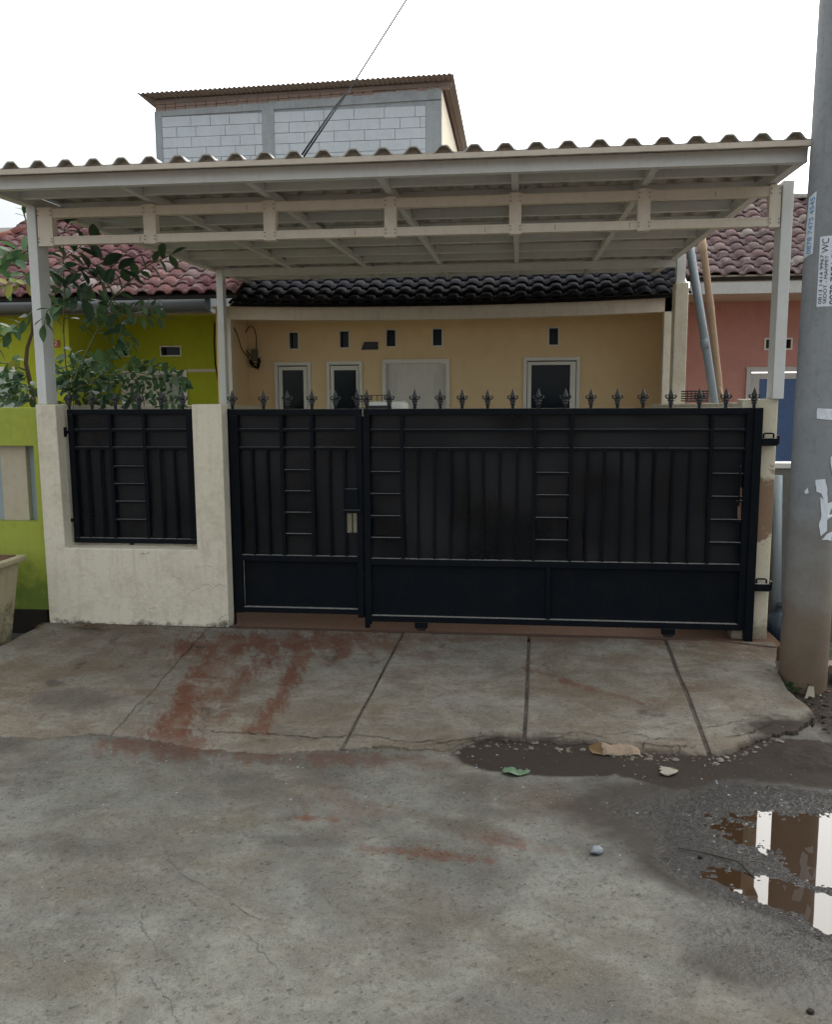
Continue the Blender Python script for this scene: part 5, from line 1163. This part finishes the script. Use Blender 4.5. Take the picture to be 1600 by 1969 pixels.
mb.add(vs, [(j*(nn+1)+i, j*(nn+1)+i+1, (j+1)*(nn+1)+i+1, (j+1)*(nn+1)+i) for j in range(nn) for i in range(nn)]); o = mb.build('carton', 'cardboard', t); md = o.modifiers.new('t', 'SOLIDIFY'); md.thickness = .008
mb = MB(); mb.add([cbp(0, 0)+Vector((.0, -.002, .003)), cbp(0, .55)+Vector((0, 0, .004)), cbp(0, .8)+Vector((-.058, -.01, -.014)), cbp(0, .2)+Vector((-.045, -.01, -.020))], [(0, 1, 2, 3)]); fl = mb.build('flap', 'cardboard_dark', t); md = fl.modifiers.new('t', 'SOLIDIFY'); md.thickness = .004
def ground_leaf(px, py, length, ang, mat, label, jag=False):
    c = atz(px, py, RZ+.004); n = 9; mb = MB(); vs = []; ca, sa = math.cos(ang), math.sin(ang)
    for i in range(n+1):
        u = i/n; w = .24*math.sin(math.pi*min(1, u*1.02+.01))**.7+.01
        for sgn in (-1, 0, 1):
            ww = w*sgn*(1+random.uniform(-.2, .2)*(1.8 if jag else .5)); X_ = (u-.5)*length; Y_ = ww*length; z = .006+abs(sgn)*.010*random.uniform(.2, 1.3)+.006*math.sin(u*7)
            vs.append((c.x+X_*ca-Y_*sa, c.y+X_*sa+Y_*ca, float(road_h(c.x, c.y))+z))
    fs = []
    for i in range(n): fs += [(3*i, 3*i+1, 3*i+4, 3*i+3), (3*i+1, 3*i+2, 3*i+5, 3*i+4)]
    mb.add(vs, fs); o = mb.build('fallen_leaf', mat, smooth=True, loc=(c.x, c.y, RZ)); tag(o, label, 'leaf'); md = o.modifiers.new('t', 'SOLIDIFY'); md.thickness = .0015; return o
ground_leaf(992, 1487, .125, .05, 'leaf_fallen', 'pale green fallen leaf at the edge of the dark wet patch')
c = atz(1287, 1489, RZ); mb = MB(); pts = [(-.045, -.015), (-.03, .002), (-.042, .012), (-.028, .022), (-.036, .036), (-.018, .034), (.0, .030), (.020, .022), (.042, .012), (.030, -.010), (.010, -.026), (-.012, -.030), (-.030, -.026)]
mb.add([(c.x+a, c.y+b_*1.3, RZ+.014+.004*math.sin(a*90)) for a, b_ in pts], [tuple(range(len(pts)))]); o = mb.build('torn_card', 'chip', loc=(c.x, c.y, RZ)); tag(o, 'pale torn scrap of card with a toothed edge near the wet patch', 'scrap'); md = o.modifiers.new('t', 'SOLIDIFY'); md.thickness = .004
def stone(px, py, r, mat, label, cat='stone', squash=.7, name='stone', z0=None, seed=1):
    random.seed(seed); c = atz(px, py, RZ if z0 is None else z0); zg = float(road_h(c.x, c.y)) if z0 is None else z0; mb = MB(); n, mm = 10, 6; vs = []; fs = []
    ph_ = [random.uniform(.8, 1.2) for _ in range(n)]
    for j in range(mm+1):
        th = math.pi*j/mm
        for k in range(n): a = 2*math.pi*k/n; rr = r*math.sin(th)*ph_[k]*random.uniform(.93, 1.07)+1e-5; rr *= 1+.22*math.sin(3*a+j*1.7+seed); vs.append((c.x+rr*math.cos(a), c.y+rr*math.sin(a), zg+r*squash*.8+r*squash*math.cos(th)*random.uniform(.95, 1.03)))
    for j in range(mm):
        for k in range(n): fs.append((j*n+k, (j+1)*n+k, (j+1)*n+(k+1) % n, j*n+(k+1) % n))
    mb.add(vs, fs); o = mb.build(name, mat, smooth=True, loc=(c.x, c.y, zg)); return tag(o, label, cat)
stone(1148, 1638, .024, 'grey_stone', 'round pale grey stone lying alone on the road left of the puddle', squash=.55, seed=4)
stone(1347, 1648, .008, 'dark_gap', 'tiny dark pebble beside the twig near the puddle', seed=5)
stone(1558, 1945, .010, 'dark_gap', 'small dark pebble at the lower right corner of the road', seed=6)
0 and stone(1415, 1690+65, .012, 'grey_stone', 'small grey pebble at the wet rim of the puddle', seed=7)
P = [atz(*p, RZ) for p in ((1303, 1631), (1340, 1640), (1378, 1646), (1420, 1660), (1452, 1684))]; mb = MB(); mb.tube([(p.x, p.y, float(road_h(p.x, p.y))+.004+.004*(i % 2)) for i, p in enumerate(P)], [.0015, .002, .0022, .0025, .003], 6)
tag(mb.build('twig', 'dark_gap', smooth=True), 'thin dark curved twig lying across the wet ground by the puddle', 'twig')
mb = MB(); random.seed(9)
for i in range(36):
    c = atr(random.gauss(175, 16), random.gauss(1209, 4)); a = random.gauss(.35, .4); l = random.uniform(.02, .07); mb.tube([(c.x-l*math.cos(a), c.y-l*math.sin(a)*.5, .0+random.uniform(.002, .02)), (c.x+l*math.cos(a), c.y+l*math.sin(a)*.5, random.uniform(.002, .02))], .0022, 4)
tag(mb.build('twig_heap', 'wood_stem'), 'small heap of dry brown twigs at the foot of the cream wall', 'twigs')
# tile chip and rubble near the pole
c = atz(1557, 1338, RZ+.01); mb = MB(); mb.add([(c.x-.035, c.y-.03, RZ+.005), (c.x+.022, c.y-.015, RZ+.01), (c.x+.030, c.y+.03, RZ+.055), (c.x+.003, c.y+.03, RZ+.06)], [(0, 1, 2, 3)]); o = mb.build('tile_chip', 'chip', loc=(c.x, c.y, RZ)); md = o.modifiers.new('t', 'SOLIDIFY'); md.thickness = .008; tag(o, 'pale four sided tile chip leaning in the soil by the pole', 'tile chip')
# gravel
def pebbles(name, n, fn, mats, rmin, rmax, seed):
    random.seed(seed); mb = MB()
    for i in range(n):
        x, y, zf = fn(); r = rmin*(rmax/rmin)**(random.random()**2.2); k = 6; vs = []; ph_ = random.uniform(0, 6); sq = random.uniform(.4, .8)
        for j, (rr, zz_) in enumerate(((.8, -.2), (1.0, .25), (.55, .85))):
            for q in range(k): a = ph_+2*math.pi*q/k; f = random.uniform(.75, 1.2); vs.append((x+r*rr*f*math.cos(a), y+r*rr*f*math.sin(a), zf+r*sq*zz_))
        fs = [(q, (q+1) % k, k+(q+1) % k, k+q) for q in range(k)] + [(k+q, k+(q+1) % k, 2*k+(q+1) % k, 2*k+q) for q in range(k)] + [tuple(2*k+q for q in range(k))]
        mb.add(vs, fs)
    return tag(mb.build(name, mats), kind='stuff')
def on_road(ax, bx, ay, by):
    def f():
        x = random.uniform(ax, bx); y = random.uniform(ay, by); return x, y, float(road_h(x, y))
    return f
pebbles('gravel', 330, on_road(-2.2, 2.3, -2.3, -1.72), 'grey_stone', .0015, .007, 1)
pebbles('gravel', 160, on_road(-2.2, 2.3, -3.5, -2.2), 'chip', .0012, .0045, 2)
def clod():
    c = atz(random.gauss(810, 75), random.gauss(1640, 6), RZ); c.y += (c.x-.45)*-.02; return c.x, c.y, float(road_h(c.x, c.y))
pebbles('clay_crumbs', 130, clod, 'mud_strip', .0015, .008, 3)
def edge_chip():
    x = random.uniform(.45, 2.1); y = float(front_y(A(x)))-random.uniform(.0, .07); return x, y, float(road_h(x, y))
pebbles('broken_chips', 150, edge_chip, 'slab', .004, .020, 4)
def soilp():
    x = random.uniform(2.36, 3.0); y = random.uniform(-1.75, -.7); return x, y, float(road_h(x, y))
pebbles('rubble', 420, soilp, 'dark_gap', .005, .024, 5); pebbles('rubble', 110, soilp, 'soil_red', .004, .016, 9); pebbles('rubble', 120, soilp, 'chip', .003, .012, 6)
def slabp():
    x = random.uniform(-2.2, 2.2); y = random.uniform(-1.5, -.15); return x, y, RAMP*(y+.12)
pebbles('gravel', 90, slabp, 'chip', .001, .004, 8)
# bricks in the ditch right of the pole
random.seed(5)
for i in range(3):
    x = 2.66+.03*i; o = MB().box(-.1, .1, -.05, .05, -.025, .025).build('loose_brick', 'red_brick', bevel=.003); o.location = (x+.05, -.42-.16*i+.1, RZ+.03+.05*(i == 1)); o.rotation_euler = (0, 0, .3+.5*i)
    tag(o, ['red brick lying behind the pole nearest the grey wall', 'red brick propped in the middle behind the pole', 'red brick lying behind the pole nearest the road'][i], 'brick')
# weeds
mb = MB(); random.seed(12)
for i in range(170):
    c = atz(random.gauss(1528, 11), random.gauss(1322, 6), RZ); a = random.uniform(0, 6.28); l = random.uniform(.025, .085); w = .003; dx, dy = math.cos(a), math.sin(a); z = RZ+.01
    mb.add([(c.x-dy*w, c.y+dx*w, z), (c.x+dy*w, c.y-dx*w, z), (c.x+dx*l*.4+dy*w*.8, c.y+dy*l*.4-dx*w*.8, z+l*.7), (c.x+dx*l*.9, c.y+dy*l*.9, z+l*random.uniform(.5, 1.0))], [(0, 1, 2, 3)])
tag(mb.build('weeds', 'leaf_dark'), kind='stuff')
